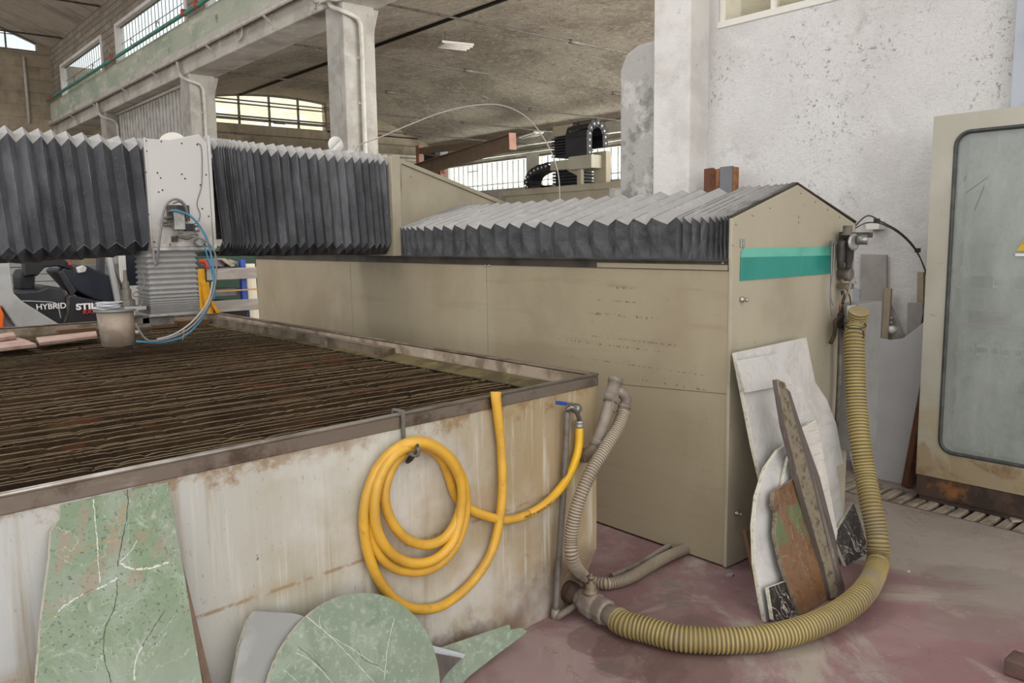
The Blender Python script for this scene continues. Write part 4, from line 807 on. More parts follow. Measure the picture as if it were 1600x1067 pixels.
bm = BM(); box(bm, q(285, 361)+V((0, -.07, 0)), q(296, 350)+V((0, -.02, 0))); obj('solenoid', bm, 'black_rubber', gan, bev=.004)
bm = BM(); tube(bm, smooth_path([q(277, 366, .04), q(284, 370, .05), q(292, 372, .05), q(302, 368, .05), q(308, 368, .04)], 4), .010, 8); tube(bm, smooth_path([q(278, 359, .04), q(280, 363, .05), q(286, 365, .05)], 3), .004, 6); obj('manifold', bm, 'dull_steel', gan)
bm = BM(); lathe(bm, q(307, 362, .03), (0, 0, 1), [(0, .018), (.02, .018), (.021, .012), (.03, .012), (.031, .014), (.045, .013)], 14); obj('regulator_knob', bm, 'galvanised', gan)
bm = BM(); lathe(bm, q(309, 379, .0), (0, -1, 0), [(0, .024), (.04, .024), (.045, .021), (.046, .019), (.05, .019)], 18); lathe(bm, q(322, 381, 0), (0, -1, 0), [(0, .015), (.03, .015)], 14); obj('pressure_gauge', bm, 'galvanised', gan)
bm = BM(); tube(bm, smooth_path([q(308, 224, .008), q(314, 228, .008), q(316, 250, .008), q(315, 290, .008), q(308, 318, .008), q(313, 335, .008), q(309, 347, .01), q(300, 350, .01), q(296, 349, .03)], 5), .0022, 6); obj('thin_wire', bm, 'dull_steel', gan)
bm = BM(); tube(bm, smooth_path([q(293, 340, .06), q(291, 325, .09), q(284, 315, .1), q(273, 311, .1), q(262, 317, .1), q(256, 330, .1), q(252, 355, .09), q(248, 385, .08), q(246, 405, .05), q(244, 414, .03), q(241, 405, .02), q(240, 390, .01)], 5), .0075, 8); obj('grey_cable', bm, 'grey_hose', gan)
bm = BM(); tube(bm, smooth_path([q(294, 345, .05), q(293, 335, .06), q(288, 322, .07), q(280, 315, .07), q(270, 318, .06)], 5), .005, 8); obj('grey_cable', bm, 'grey_hose', gan)
# vertical bellows of the cutting axis
zx0, zx1, zy0, zy1 = 1.458, 1.752, GY-.01, GY+.24
bm = BM(); rings = []; zs_ = [1.555]
for d_ in [.032]*7+[.028, .022, .018, .014, .012, .010, .009, .008, .008, .007, .007]: zs_.append(zs_[-1]-d_)
for i, z in enumerate(zs_):
    for o_, z_ in ((1, z), (0, (z+zs_[min(i+1, len(zs_)-1)])/2)):
        e = 0 if o_ else min(.014, .005+abs(z-zs_[min(i+1, len(zs_)-1)])*.4)
        rings.append([bm.verts.new((x, y_, z_)) for x, y_ in ((zx0+e, zy0+e), (zx1-e, zy0+e), (zx1-e, zy1-e), (zx0+e, zy1-e))])
for a, b in zip(rings, rings[1:]):
    for k in range(4): bm.faces.new((a[k], a[(k+1) % 4], b[(k+1) % 4], b[k]))
obj('vertical_bellows', bm, 'dusty_bellows_fabric', gan, label='grey horizontal pleats below the carriage')
bm = BM(); box(bm, (zx0-.01, zy0-.015, 1.17), (zx1+.02, zy1+.02, 1.187)); obj('bottom_plate', bm, 'galvanised', gan, bev=.002)
bm = BM(); box(bm, (1.42, GY+.02, 1.115), (1.60, GY+.2, 1.17)); box(bm, (1.20, GY, 1.11), (1.46, GY+.16, 1.13)); box(bm, (1.30, GY+.02, 1.13), (1.46, GY+.12, 1.165)); obj('head_bracket', bm, 'dull_steel', gan, bev=.002)
# cutting head
hc = at('y', GY, 181, 488); hx, hy = hc.x, GY+.02
hb = at('y', GY, 181, 540).z; ht = at('y', GY, 181, 486).z
bm = BM(); N = 28; rA = [bm.verts.new((hx+.098*math.cos(t), hy+.098*math.sin(t), ht)) for t in [k*2*math.pi/N for k in range(N)]]; rB = [bm.verts.new((hx+.01+.090*math.cos(t), hy+.092*math.sin(t), hb+.014*(1-math.cos(t))*0-.010*math.sin(t)*0)) for t in [k*2*math.pi/N for k in range(N)]]
for k in range(N): f = bm.faces.new((rA[k], rA[(k+1) % N], rB[(k+1) % N], rB[k])); f.smooth = True
o = obj('splash_guard', bm, 'skirt_plastic', gan, label='brownish plastic splash guard around the nozzle'); s = o.modifiers.new('thick', 'SOLIDIFY'); s.thickness = .004
bm = BM(); lathe(bm, (hx, hy, ht-.002), (0, 0, 1), [(0, .112), (.010, .114), (.014, .106)], 28); box(bm, (hx+.04, hy-.05, ht), (hx+.16, hy+.08, ht+.022)); obj('guard_lid', bm, 'galvanised', gan, bev=.001)
bm = BM(); lathe(bm, (hx+.075, hy+.02, ht+.01), (0, 0, 1), [(0, .046), (.045, .046), (.055, .03), (.06, .028), (.11, .028), (.112, .02), (.15, .02), (.16, .012), (.22, .010)], 8); obj('cutting_head', bm, 'dull_steel', gan, bev=.002)
bm = BM(); a_ = V((hx+.075, hy+.02, ht)); cyl(bm, (hx+.07, hy, hb-.03), (hx+.07, hy, hb+.09), .012, 10); cyl(bm, (hx+.07, hy, hb-.055), (hx+.07, hy, hb-.03), .006, 8); box(bm, (hx+.04, hy-.02, hb-.02), (hx+.10, hy+.02, hb-.012)); obj('nozzle', bm, 'dark_metal', gan)
bm = BM(); cyl(bm, at('y', GY, 209, 519), at('y', GY, 216, 519), .012, 8); obj('guard_port', bm, 'cream_plastic', gan)
bm = BM()
random.seed(2)
for k in range(7):
    z = ht+.016+k*.006; c_ = V((hx-.03+random.uniform(-.01, .01), hy, z)); pr = []
    for t in range(10): aa = t*2*math.pi/10; pr.append((c_.x+.075*math.cos(aa)*random.uniform(.75, 1.1), c_.y+.05*math.sin(aa)*random.uniform(.75, 1.1), z+random.uniform(-.004, .006)))
    prism(bm, pr, (0, 0, .002))
obj('crumpled_paper', bm, 'paper_white', None, 'crumpled white plastic lying on the cutting head lid', 'rag')
# blue and grey hoses hanging from the carriage
hs = thing('pneumatic_hoses', at('y', GY-.1, 325, 470), 'bundle of blue and grey thin hoses looping from the carriage to the cutting head', 'hose')
hp = [(267, 329), (280, 330), (298, 338), (313, 355), (325, 378), (331, 405), (334, 430), (333, 455), (326, 480), (310, 505), (290, 524), (268, 532), (245, 535), (222, 534), (213, 533)]
bm = BM(); tube(bm, smooth_path([at('y', GY-.12+.0*i, *p_) for i, p_ in enumerate(hp)], 5), .0068, 8); obj('blue_hose', bm, 'blue_hose', hs, label='blue hose')
bm = BM(); tube(bm, smooth_path([at('y', GY-.10, *p_) for p_ in ((319, 384), (324, 400), (331, 425), (336, 450), (334, 468))], 5), .005, 8); obj('blue_hose', bm, 'blue_hose', hs, label='thinner blue hose')
bm = BM(); tube(bm, smooth_path([at('y', GY-.14, *p_) for p_ in ((301, 369), (315, 373), (328, 382), (337, 400), (338, 425), (334, 455), (324, 480), (305, 505), (285, 520), (262, 529), (238, 533), (226, 528), (217, 515), (212, 505))], 5), .0055, 8); obj('grey_hose', bm, 'grey_hose', hs)
bm = BM(); tube(bm, smooth_path([at('y', GY-.13, *p_) for p_ in ((332, 440), (328, 462), (318, 482), (300, 503), (280, 518), (262, 526), (245, 530))], 5), .0055, 8); obj('pale_hose', bm, 'pale_hose', hs)
bm = BM(); a_ = at('y', GY-.13, 289, 519); tube(bm, [a_+V((.013*math.cos(t), .013*math.sin(t)*.4, .013*math.sin(t))) for t in [k*.7 for k in range(10)]], .0025, 6); tube(bm, [at('y', GY-.14, 287, 522), at('y', GY-.14, 285, 532)], .0022, 6); obj('cable_tie', bm, 'pale_hose', hs)
bm = BM(); tube(bm, smooth_path([at('y', GY-.02, *p_) for p_ in ((222, 425), (226, 440), (222, 452), (212, 456), (208, 462), (222, 468), (218, 480))], 5), .003, 6); obj('head_wire', bm, 'grey_hose', hs)
# end cover standing on the housing, following its roof
bm = BM(); cp = [(MX-.02, 1.47), (MX-.02, 2.17), (MX+.05, 2.172), (4.28, 1.86), (4.30, 1.80), (3.745, 1.80), (MX-.0, 1.62), (MX, 1.47)]
prism(bm, [(x, GY+.0, z) for x, z in [(MX, 1.49), (MX, 2.168), (MX+.03, 2.17), (4.30, 1.855), (4.40, 1.80), (4.40, 1.64), (3.745, 1.80), (MX+.0, 1.65)]], (0, .62, 0)); obj('end_cover', bm, 'pale_beige_panel', gan, label='beige wedge shaped end cover', bev=.004)
bm = BM(); box(bm, (MX-.075, GY-.03, 1.485), (MX, GY+.62, 2.185)); obj('end_flange', bm, 'pale_beige_panel', gan, bev=.003)
bm = BM(); bar(bm, V((MX+.03, GY-.006, 2.135)), V((4.30, GY-.006, 1.82)), .008, .004, (0, 0, 1)); obj('cover_seam', bm, 'machine_seam', gan)
for p_ in ((642, 276), (609, 288), (611, 340)):
    bm = BM(); lathe(bm, at('y', GY-.003 if p_[0] > 620 else GY-.03, *p_), (0, -1, 0), [(0, .006), (.004, .005)], 8); obj('screw', bm, 'bolt_steel', gan)
# thin cable arcing above the machine
ca = smooth_path([at('y', 5.42, 556, 245), at('y', 5.4, 560, 228), at('y', 5.2, 600, 212), at('y', 5.0, 640, 195), at('y', 4.8, 690, 176), at('y', 4.7, 740, 165), at('y', 4.6, 785, 165), at('y', 4.5, 825, 185), at('y', 4.4, 855, 225), at('y', 4.3, 872, 270), at('y', 4.25, 875, 320)], 8)
bm = BM(); tube(bm, ca, .0042, 8); obj('antenna_cable', bm, 'pale_hose', None, 'thin pale cable arcing high from the gantry to the bellows roof', 'cable')
bm = BM(); a_ = at('y', 5.35, 527, 226); lathe(bm, a_+V((0, .03, 0)), (0, -1, 0), [(0, .058), (.012, .06), (.018, .056), (.016, .048)], 24); cyl(bm, a_+V((0, .04, -.05)), a_+V((0, .04, -.16)), .012, 8); box(bm, a_+V((-.03, .025, -.17)), a_+V((.03, .06, -.04))); sg = obj('warning_beacon', bm, 'meter_face', None, 'small round white gauge peeking over the right bellows', 'gauge')

# ================================================================== SERVICE UNIT ON THE GABLE CORNER
fr = thing('air_service_unit', at('y', MY-.06, 1320, 420), 'dark air filter and regulator unit on the right edge of the gable', 'regulator')
s = lambda x, y, o=.0: at('y', MY-.02-o, x, y)
bm = BM(); box(bm, s(1309, 405)+V((0, -.03, 0)), s(1318, 362)); box(bm, s(1307, 372)+V((0, -.1, 0)), s(1336, 363)+V((0, -.02, 0))); obj('bracket', bm, 'dark_metal', fr, bev=.003)
bm = BM(); lathe(bm, s(1324, 368, .06), (0, 0, 1), [(0, .03), (.01, .032), (.012, .024), (.05, .024), (.052, .02)], 14); obj('regulator_knob', bm, 'dull_steel', fr)
bm = BM(); lathe(bm, s(1327, 376, .06), (0, 0, -1), [(0, .034), (.03, .034), (.04, .026), (.10, .024), (.12, .016), (.14, .016), (.15, .008)], 14); lathe(bm, s(1315, 376, .05), (0, 0, -1), [(0, .022), (.05, .02), (.14, .018), (.15, .01)], 10); obj('filter_bowl', bm, 'dark_metal', fr)
bm = BM(); c_ = s(1331, 378, .09); lathe(bm, c_, (-.2, -1, 0), [(0, .028), (.01, .044), (.014, .044), (.02, .034)], 20); obj('gauge_ring', bm, 'galvanised', fr)
bm = BM(); lathe(bm, c_+V((.01, -.02, .01)), (.45, -.9, 0), [(0, .024), (.05, .026), (.052, .022)], 16); obj('end_knob', bm, 'steel', fr)
bm = BM(); box(bm, s(1330, 367)+V((0, -.10, 0)), s(1335, 363.5)+V((0, -.07, 0))); obj('orange_tab', bm, 'orange_plastic', fr)
bm = BM(); bar(bm, s(1299, 380, .03), s(1312, 380, .03), .015, .015); lathe(bm, s(1300, 380, .03), (-1, 0, 0), [(0, .01), (.01, .014), (.015, .01)], 10); obj('side_fitting', bm, 'dull_steel', fr)
bm = BM(); lathe(bm, s(1314, 428, .0), (0.1, -1, 0), [(0, .036), (.05, .038), (.055, .034), (.056, .03), (.06, .028)], 20); obj('pressure_gauge', bm, 'dull_steel', fr)
bm = BM(); box(bm, s(1309, 452)+V((0, -.05, 0)), s(1321, 442)); cyl(bm, s(1315, 442, .03), s(1315, 436, .03), .012, 8); obj('block_fitting', bm, 'dull_brass', fr, bev=.003)
bm = BM()
tube(bm, smooth_path([s(1300, 382, .035), s(1299, 420, .035), s(1298, 460, .03), s(1301, 477, .03)], 5), .004, 6); tube(bm, smooth_path([s(1304, 382, .035), s(1302, 420, .04), s(1297, 465, .04), s(1300, 494, .035)], 5), .0035, 6)
obj('thin_tubes', bm, 'grey_hose', fr)
bm = BM(); tube(bm, smooth_path([s(1332, 400, .06), s(1331, 425, .05), s(1327, 450, .05), s(1320, 468, .03)], 5), .007, 8); obj('air_hose', bm, 'grey_hose', fr)
# pipe run down the gable corner
pr_ = thing('corner_pipework', at('y', MY-.04, 1308, 700), 'rusty vertical pipe with elbow and valve on the gable corner', 'pipe')
bm = BM(); tube(bm, [s(1314, 500, .03), s(1311, 600, .03), s(1304, 720, .03)], .012, 10); obj('pipe', bm, 'dull_steel', pr_)
bm = BM(); tube(bm, smooth_path([s(1315, 478, .03), s(1315, 492, .03), s(1311, 498, .04), s(1305, 502, .05), s(1305, 512, .05), s(1303, 525, .045), s(1297, 537, .03)], 5), .011, 10); lathe(bm, s(1314, 489, .03), (0, 0, -1), [(0, .016), (.02, .018), (.03, .014), (.06, .018), (.08, .018)], 10); obj('elbow_valve', bm, 'rusty_plinth', pr_)
bm = BM(); bar(bm, s(1312, 517, .05), s(1319, 517, .07), .02, .012); cyl(bm, s(1318, 517, .05), s(1318, 513, .05), .012, 8); obj('valve_handle', bm, 'black_rubber', pr_)
bm = BM(); tube(bm, smooth_path([s(1316, 455, .03), s(1318, 465, .03), s(1316, 475, .03)], 3)+[], .009, 8); tube(bm, smooth_path([s(1322, 450, .03), s(1328, 465, .04), s(1329, 480, .05), s(1326, 500, .05)], 4), .0035, 6); tube(bm, smooth_path([s(1319, 455, .03), s(1314, 470, .04), s(1313, 485, .03)], 4), .003, 6, mi=1); obj('wires', bm, ['black_rubber', 'copper_wire'], pr_)
# grey control box with printed plate
cb = thing('control_box', at('y', 2.12, 1333, 560), 'grey metal electrical box behind the top end of the thick ribbed hose', 'box')
q1 = at('y', 2.16, 1321, 474); q2 = at('y', 2.16, 1347, 700)
bm = BM(); box(bm, (q1.x, 2.09, .42), (q2.x+.02, 2.19, q1.z)); obj('body', bm, 'box_grey', cb, bev=.004)
bm = BM(); a_ = at('y', 2.088, 1324, 478); box(bm, a_+V((0, -.002, -.16)), a_+V((.085, .002, 0))); obj('plate', bm, 'component_grey', cb)
for k in range(8):
    bm = BM(); u_ = a_+V((.008+.018*(k % 4), -.004, -.02-.03*(k//4))); box(bm, u_, u_+V((.011, .003, -.018))); obj('printed_mark', bm, 'gasket', cb)
# twin cables arcing from gable top to behind the cabinet
ca2 = smooth_path([at('y', 2.24, 1336, 353), at('y', 2.3, 1356, 337), at('y', 2.3, 1378, 347), at('y', 2.3, 1405, 362), at('y', 2.3, 1430, 388), at('y', 2.25, 1446, 425), at('y', 2.25, 1452, 460), at('y', 2.25, 1446, 500), at('y', 2.3, 1440, 540)], 7)
cc = thing('black_cables', ca2[-1], 'pair of dark cables arcing from the gable ridge to behind the cabinet', 'cable')
bm = BM(); tube(bm, ca2, .0045, 8); obj('cable', bm, 'dark_metal', cc)
ca3 = smooth_path([at('y', 2.24, 1337, 356), at('y', 2.3, 1355, 348), at('y', 2.3, 1378, 350), at('y', 2.28, 1408, 367), at('y', 2.28, 1433, 395), at('y', 2.22, 1448, 430), at('y', 2.22, 1448, 465), at('y', 2.22, 1441, 500), at('y', 2.25, 1436, 540)], 7)
bm = BM(); tube(bm, ca3, .004, 8); obj('cable', bm, 'dark_metal', cc)
for p_ in ((1370, 345), (1434, 391)):
    bm = BM(); a_ = at('y', 2.29, *p_); box(bm, a_-V((.014, .014, .014)), a_+V((.014, .014, .014))); obj('cable_clip', bm, 'black_rubber', cc, bev=.003)
bm = BM(); a_ = at('x', XW, 1373, 352); box(bm, a_+V((-.09, -.045, -.028)), a_+V((0, .045, .028))); obj('wall_bracket', bm, 'lamp_white', None, 'small white stub sticking out of the white wall behind the dark cables', 'bracket', bev=.004)

# ================================================================== ELECTRIC CABINET
XC = 4.93; y1 = 2.055; y0 = .55; z0, z1 = .155, 2.255
cabn = thing('electrical_cabinet', (5.1, 1.3, 0), 'tall grey green electrical cabinet with a dusty glazed door and rusty foot', 'cabinet')
bm = BM(); 
box(bm, (XC+.02, y0, z0), (5.40, y0+.02, z1)); box(bm, (XC+.02, y1-.02, z0), (5.40, y1, z1)); box(bm, (XC+.02, y0, z1-.02), (5.40, y1, z1)); box(bm, (XC+.02, y0, z0), (5.40, y1, z0+.02)); box(bm, (5.39, y0, z0), (5.41, y1, z1)); obj('body', bm, 'cabinet_paint', cabn)
# door frame with rounded window opening
def rrect(y0, y1, z0, z1, r, n=6):
    out = []
    for cy_, cz_, a0 in ((y1-r, z1-r, 0), (y0+r, z1-r, 90), (y0+r, z0+r, 180), (y1-r, z0+r, 270)):
        for k in range(n+1): t = R(a0+90*k/n); out.append((cy_+r*math.cos(t), cz_+r*math.sin(t)))
    return out
gA = at('x', XC, 1500, 208); gB = at('x', XC, 1463, 700)
wy1 = (gA.y+gB.y)/2; wz1 = gA.z+.005; wz0 = gB.z-.015; wy0 = .72
inner = rrect(wy0, wy1, wz0, wz1, .075); n = len(inner); outer = []
cyy, czz = (wy0+wy1)/2, (wz0+wz1)/2
for k, (yy, z) in enumerate(inner):
    seg = k//7; outer.append(((y1, z1), (y0, z1), (y0, z0), (y1, z0))[seg])
bm = BM()
for xx, flip in ((XC, 1), (XC+.02, -1)):
    A = [bm.verts.new((xx, a, b)) for a, b in inner]; B = [bm.verts.new((xx, a, b)) for a, b in ((y1, z1), (y0, z1), (y0, z0), (y1, z0))]
    for s_ in range(4):
        for k in range(6): bm.faces.new((A[s_*7+k], A[s_*7+k+1], B[s_]))
        bm.faces.new((A[s_*7+6], A[(s_*7+7) % n], B[(s_+1) % 4], B[s_]))
    if flip == 1: A1, B1 = A, B
for k in range(n): bm.faces.new((A1[k], A1[(k+1) % n], A[(k+1) % n], A[k]))
for k in range(4): bm.faces.new((B1[k], B1[(k+1) % 4], B[(k+1) % 4], B[k]))
door = obj('door', bm, 'cabinet_paint', cabn)
bm = BM(); g2 = rrect(wy0, wy1, wz0, wz1, .075); tube(bm, [V((XC, a, b)) for a, b in g2]+[V((XC, *g2[0]))], .011, 8, False); obj('gasket', bm, 'gasket', door)
bm = BM(); g3 = rrect(wy0-.005, wy1+.005, wz0-.005, wz1+.005, .08); prism(bm, [(XC+.010, a, b) for a, b in g3], (.004, 0, 0)); obj('glass_pane', bm, 'dusty_glass', door, label='dusty door glass')
bm = BM()
for a_, b_ in (((1543, 277), (1508, 302)), ((1538, 290), (1522, 330)), ((1509, 275), (1506, 283))): bar(bm, at('x', XC+.008, *a_), at('x', XC+.008, *b_), .002, .001)
obj('glass_scratch', bm, 'gasket', door, label='dark scratches on the glass')
bm = BM(); box(bm, (5.33, y0+.05, z0+.1), (5.345, y1-.05, z1-.1)); obj('back_plate', bm, 'component_grey', cabn)
for k, px_y in enumerate((445, 502, 553, 606)):
    z = at('x', 5.2, 1540, px_y).z
    bm = BM(); box(bm, (5.27, y0+.05, z-.03), (5.3, y1-.05, z-.015)); box(bm, (5.3, y0+.05, z-.06), (5.34, y1-.05, z-.03)); obj('mounting_rail', bm, 'cabinet_paint', cabn)
    random.seed(30+k); y = y1-.12
    while y > 1.25:
        w_ = random.choice((.05, .08, .12, .16)); col = 'component_red' if (k == 0 and 1.55 < y < 1.68) or (k == 1 and y > 1.85) else random.choice(('component_grey', 'lamp_white', 'gasket'))
        if random.random() < .72 or col == 'component_red':
            bm = BM(); box(bm, (5.25, y-w_, z-.02), (5.33, y-.006, z+.045)); box(bm, (5.235, y-w_+.008, z), (5.25, y-.014, z+.03), 1); obj('terminal_block', bm, [col, 'gasket'], cabn, bev=.002)
        y -= w_+.004
ws = at('x', XC-.003, 1603, 392)
bm = BM(); c_ = ws+V((0, 0, .03)); prism(bm, [c_+V((0, .046, -.03)), c_+V((0, -.046, -.03)), c_+V((0, 0, .05))], (.002, 0, 0)); sg_ = obj('warning_sign', bm, 'warning_yellow', door, label='yellow triangular warning sticker')
bm = BM(); c_ = ws+V((-.001, 0, -.04)); box(bm, c_+V((0, -.05, .012)), c_+V((.002, .05, .026))); obj('sticker_strip', bm, 'meter_face', sg_)
bm = BM(); c_ = ws+V((-.0015, 0, .03)); prism(bm, [c_+V((0, .014, .045)), c_+V((0, -.010, .045)), c_+V((0, .002, .014)), c_+V((0, .016, .014)), c_+V((0, -.006, -.03)), c_+V((0, -.002, .004)), c_+V((0, -.016, .004))], (.001, 0, 0)); obj('flash_symbol', bm, 'gasket', sg_)
bm = BM(); box(bm, (XC+.01, y0, 0), (5.38, y1-.02, z0)); box(bm, (XC, y0, .03), (XC+.02, y1-.005, z0-.005)); obj('plinth', bm, 'rusty_plinth', cabn, bev=.003)
bm = BM(); q = at('x', XC-.002, 1600, 352); 
# slab leaning above the cabinet
bm = BM(); box(bm, (5.33, .4, 2.26), (5.40, 1.80, 3.6)); obj('wall_sheet', bm, 'grey_slab', None, 'tall blue grey panel fixed to the white wall above the cabinet', 'panel', bev=.004)
# grating over the drain: one thing, each bar a part
gr = thing('drain_grating', (4.9, 1.0, -.03), 'worn slatted grating over the drain in front of the cabinet', 'grating')
random.seed(8); y = 2.72; k = 0
while y > -.1:
    bm = BM(); j = random.uniform(-.006, .006); sk = random.uniform(-.008, .008)
    prism(bm, [(4.762, y+j, 0.002), (4.762, y-.052+j, 0.002), (5.058, y-.052+j+sk, .002), (5.058, y+j+sk, .002)], (0, 0, -.028)); obj('bar', bm, 'grate_bar', gr, bev=.004)
    y -= .083
bm = BM(); box(bm, (4.748, -1.0, -.05), (4.762, 2.75, .0015)); obj('edge_strip', bm, 'dull_steel', gr)
# debris on the grating and the floor
def chip(name, p, size, mat, label, cat, rot=0., seed=1, h=.5):
    random.seed(seed); bm = BM(); n_ = 7; pts = []
    for k in range(n_):
        t = k*2*math.pi/n_; r_ = size*random.uniform(.6, 1); pts.append(V((p.x+r_*math.cos(t+rot)*1.5*math.cos(rot)-r_*math.sin(t)*.6*math.sin(rot), p.y+r_*math.sin(t)*.7+r_*math.cos(t)*.8*math.sin(rot), p.z)))
    prism(bm, pts, (0, 0, size*h)); return obj(name, bm, mat, None, label, cat, bev=size*.06)
chip('broken_bar', at('z', .003, 1535, 792), .035, 'grate_bar', 'broken piece lying across the drain grating', 'debris', .6, 3, .3)
chip('broken_bar', at('z', .003, 1590, 812), .05, 'grate_bar', 'flat broken shard at the right end of the drain grating', 'debris', .3, 5, .25)
chip('marble_chip', at('z', .0, 1140, 900), .022, 'blue_grey_marble', 'small grey stone chip on the floor below the gable corner', 'debris', .2, 6, .4)
chip('marble_chip', at('z', .0, 1420, 893), .012, 'white_marble', 'tiny white chip on the red floor right of the thick hose', 'debris', .2, 7, .2)
bm = BM(); q = at('z', 0, 1618, 1062); box(bm, q+V((-.05, -.09, 0)), q+V((.05, .09, .065))); o = obj('brick', bm, 'brick_red', None, 'broken dark red brick on the floor at the lower right edge', 'brick', bev=.008)

# ================================================================== THINGS AGAINST THE WHITE WALL
def panel(name, pts, ext, mat, label, cat, group=None, bev=.002):
    bm = BM(); prism(bm, pts, ext); return obj(name, bm, mat, None, label, cat, group, bev=bev)
def leanp(x0, x1, z1, x, y):    # point on a plane leaning from (x0, z=0) to (x1, z1) on the drain side
    p0 = V((x0, 0, 0)); n_ = V((z1, 0, -(x1-x0))).normalized(); return onplane(p0, n_, x, y)
ws_ = [(1342, 527), (1352, 528), (1358, 532), (1372, 528), (1390, 531), (1410, 529), (1428, 516), (1447, 500), (1450, 500), (1444, 590), (1432, 680), (1412, 762), (1375, 752), (1335, 742), (1325, 700), (1325, 527)]
pts = [leanp(5.16, 5.30, 1.05, *p_) for p_ in ws_]
for p_ in pts: p_.z = max(p_.z, .001)
panel('broken_sheet', pts, (.012, 0, 0), 'white_sheet', 'large pale grey sheet with a broken wavy top edge leaning on the wall', 'sheet')
pts = [leanp(5.185, 5.33, 1.1, *p_) for p_ in ((1448, 560), (1452, 562), (1418, 764), (1411, 762))]
for p_ in pts: p_.z = max(p_.z, .001)
panel('edge_board', pts, (.02, 0, 0), 'grey_board', 'thin grey board edge beside the wavy pale sheet', 'board')
bm = BM(); bar(bm, (5.12, 2.19, .0), (5.22, 2.12, .85), .06, .03); obj('rust_plank', bm, 'rust_sheet', None, 'rusty red brown plank between the pale sheet and the cabinet', 'plank')
def wallboard(name, pxs, x, mat, label, th=.02):
    pts = [at('x', x, *p_) for p_ in pxs]; return panel(name, pts, (th, 0, 0), mat, label, 'board')
def to_floor(pxs, x): return pxs
wallboard('grey_board', ((1345, 397), (1385, 398), (1384, 745), (1342, 745)), 5.40, 'grey_board', 'tall plain grey board leaning on the wall behind the wavy sheet')
wallboard('tan_batten', ((1382, 450), (1392, 451), (1376, 748), (1364, 748)), 5.355, 'tan_board', 'narrow tan batten leaning in front of the tall grey board', .025)
wallboard('triangular_offcut', ((1390, 470), (1414, 530), (1420, 745), (1380, 745)), 5.385, 'grey_board', 'grey triangular offcut standing behind the tan batten', .012)
wallboard('narrow_board', ((1433, 425), (1443, 425), (1440, 745), (1428, 745)), 5.40, 'tan_board', 'narrow brownish board below the arcing dark cables', .02)
wallboard('short_board', ((1418, 473), (1442, 473), (1436, 745), (1412, 745)), 5.375, 'grey_board', 'short brownish grey board left of the cabinet edge', .018)
wallboard('dark_board', ((1451, 403), (1462, 402), (1458, 745), (1446, 745)), 5.41, 'tan_board', 'dark board almost hidden behind the cabinet side', .012)
# glasses/cups stuck behind the sheet
cu = thing('white_cup', at('x', 5.33, 1396, 518), 'white plastic cup lying behind the top edge of the wavy sheet', 'cup')
bm = BM(); c_ = at('x', 5.33, 1394, 520); lathe(bm, c_, (-.3, -.3, 1), [(0, .022), (.04, .027), (.041, .024), (.01, .018)], 18); obj('body', bm, 'meter_face', cu)
for k, (x_, y_) in enumerate(((1388, 498), (1394, 497), (1387, 505), (1394, 504))):
    bm = BM(); lathe(bm, at('x', 5.37, x_, y_), (-1, 0, 0), [(0, .011), (.012, .011), (.014, .008)], 12); obj('bottle_cap', bm, 'galvanised', None, ('upper left', 'upper right', 'lower left', 'lower right')[k]+' of the four round metal caps above the white cup', 'cap', 'round caps above the cup')
wallboard('blue_sheet', ((1322, 445), (1345, 452), (1345, 560), (1322, 560)), 5.42, 'grey_slab', 'pale blue grey sheet on the wall right of the service unit', .006)
# boards on top near pilaster
bx = 5.3
wallboard('rusty_box_board', ((1100, 264), (1112, 262), (1120, 268), (1117, 345), (1097, 345)), 5.22, 'rust_sheet', 'rusty brown board at the foot of the pilaster, leftmost of three', .03)
wallboard('chipboard_strip', ((1119, 264), (1124, 263), (1124, 345), (1117, 345)), 5.20, 'chipboard', 'orange chipboard strip between the rusty board and the dark grey board', .02)
wallboard('slate_board', ((1125, 261), (1144, 259), (1141, 345), (1121, 345)), 5.17, 'slate_board', 'dark grey board standing right of the rusty one by the pilaster', .02)
wallboard('chipboard_strip', ((1144, 260), (1150, 261), (1146, 345), (1140, 345)), 5.18, 'chipboard', 'orange chipboard strip right of the dark grey board', .04)
# stand carrying these boards
bm = BM(); 
for o_ in [o for o in C.objects if o.name.split('.')[0] in ('rusty_box_board', 'slate_board', 'chipboard_strip', 'grey_board', 'tan_batten', 'triangular_offcut', 'narrow_board', 'short_board', 'dark_board')]:
    me = o_.data; zmin = min(v.co.z for v in me.vertices)
    zz_ = o_.location.z
    mid = (min(v.co.z for v in me.vertices)+max(v.co.z for v in me.vertices))/2
    for v in me.vertices:
        if v.co.z < mid: v.co.z = -zz_+.001 if True else v.co.z
bm.free()

# ================================================================== STONE OFFCUTS LEANING ON THE GABLE
def lean(name, Yb, Yt, zt, pxs, th, mats, label, cat='stone slab', floor_fix=True, skew=0., x_ref=3.0, edge=None):
    # plane through (x, Yb + skew*(x-x_ref), 0) leaning to Yt at height zt
    p0 = V((x_ref, Yb, 0)); u = V((1, skew, 0)).normalized(); w_ = V((0, Yt-Yb, zt)).normalized(); n_ = u.cross(w_).normalized()
    if n_.y > 0: n_ = -n_
    pts = [onplane(p0, n_, *p_) for p_ in pxs]
    if floor_fix:
        for p_ in pts: p_.z = max(p_.z, .001)
    bm = BM(); prism(bm, pts, -n_*th, 0, 1 if edge else None); return obj(name, bm, [mats, edge] if edge else mats, None, label, cat, bev=.002)
lean('white_marble_slab', 1.90, 2.15, 1.15, [(1149, 551), (1260, 527), (1274, 597), (1292, 624), (1307, 662), (1318, 724), (1307, 729), (1317, 795), (1318, 840), (1252, 872), (1204, 884), (1190, 750), (1178, 700)], .02, 'white_marble', 'tallest white marble slab leaning on the beige gable, rounded at right', edge='sawn_edge')
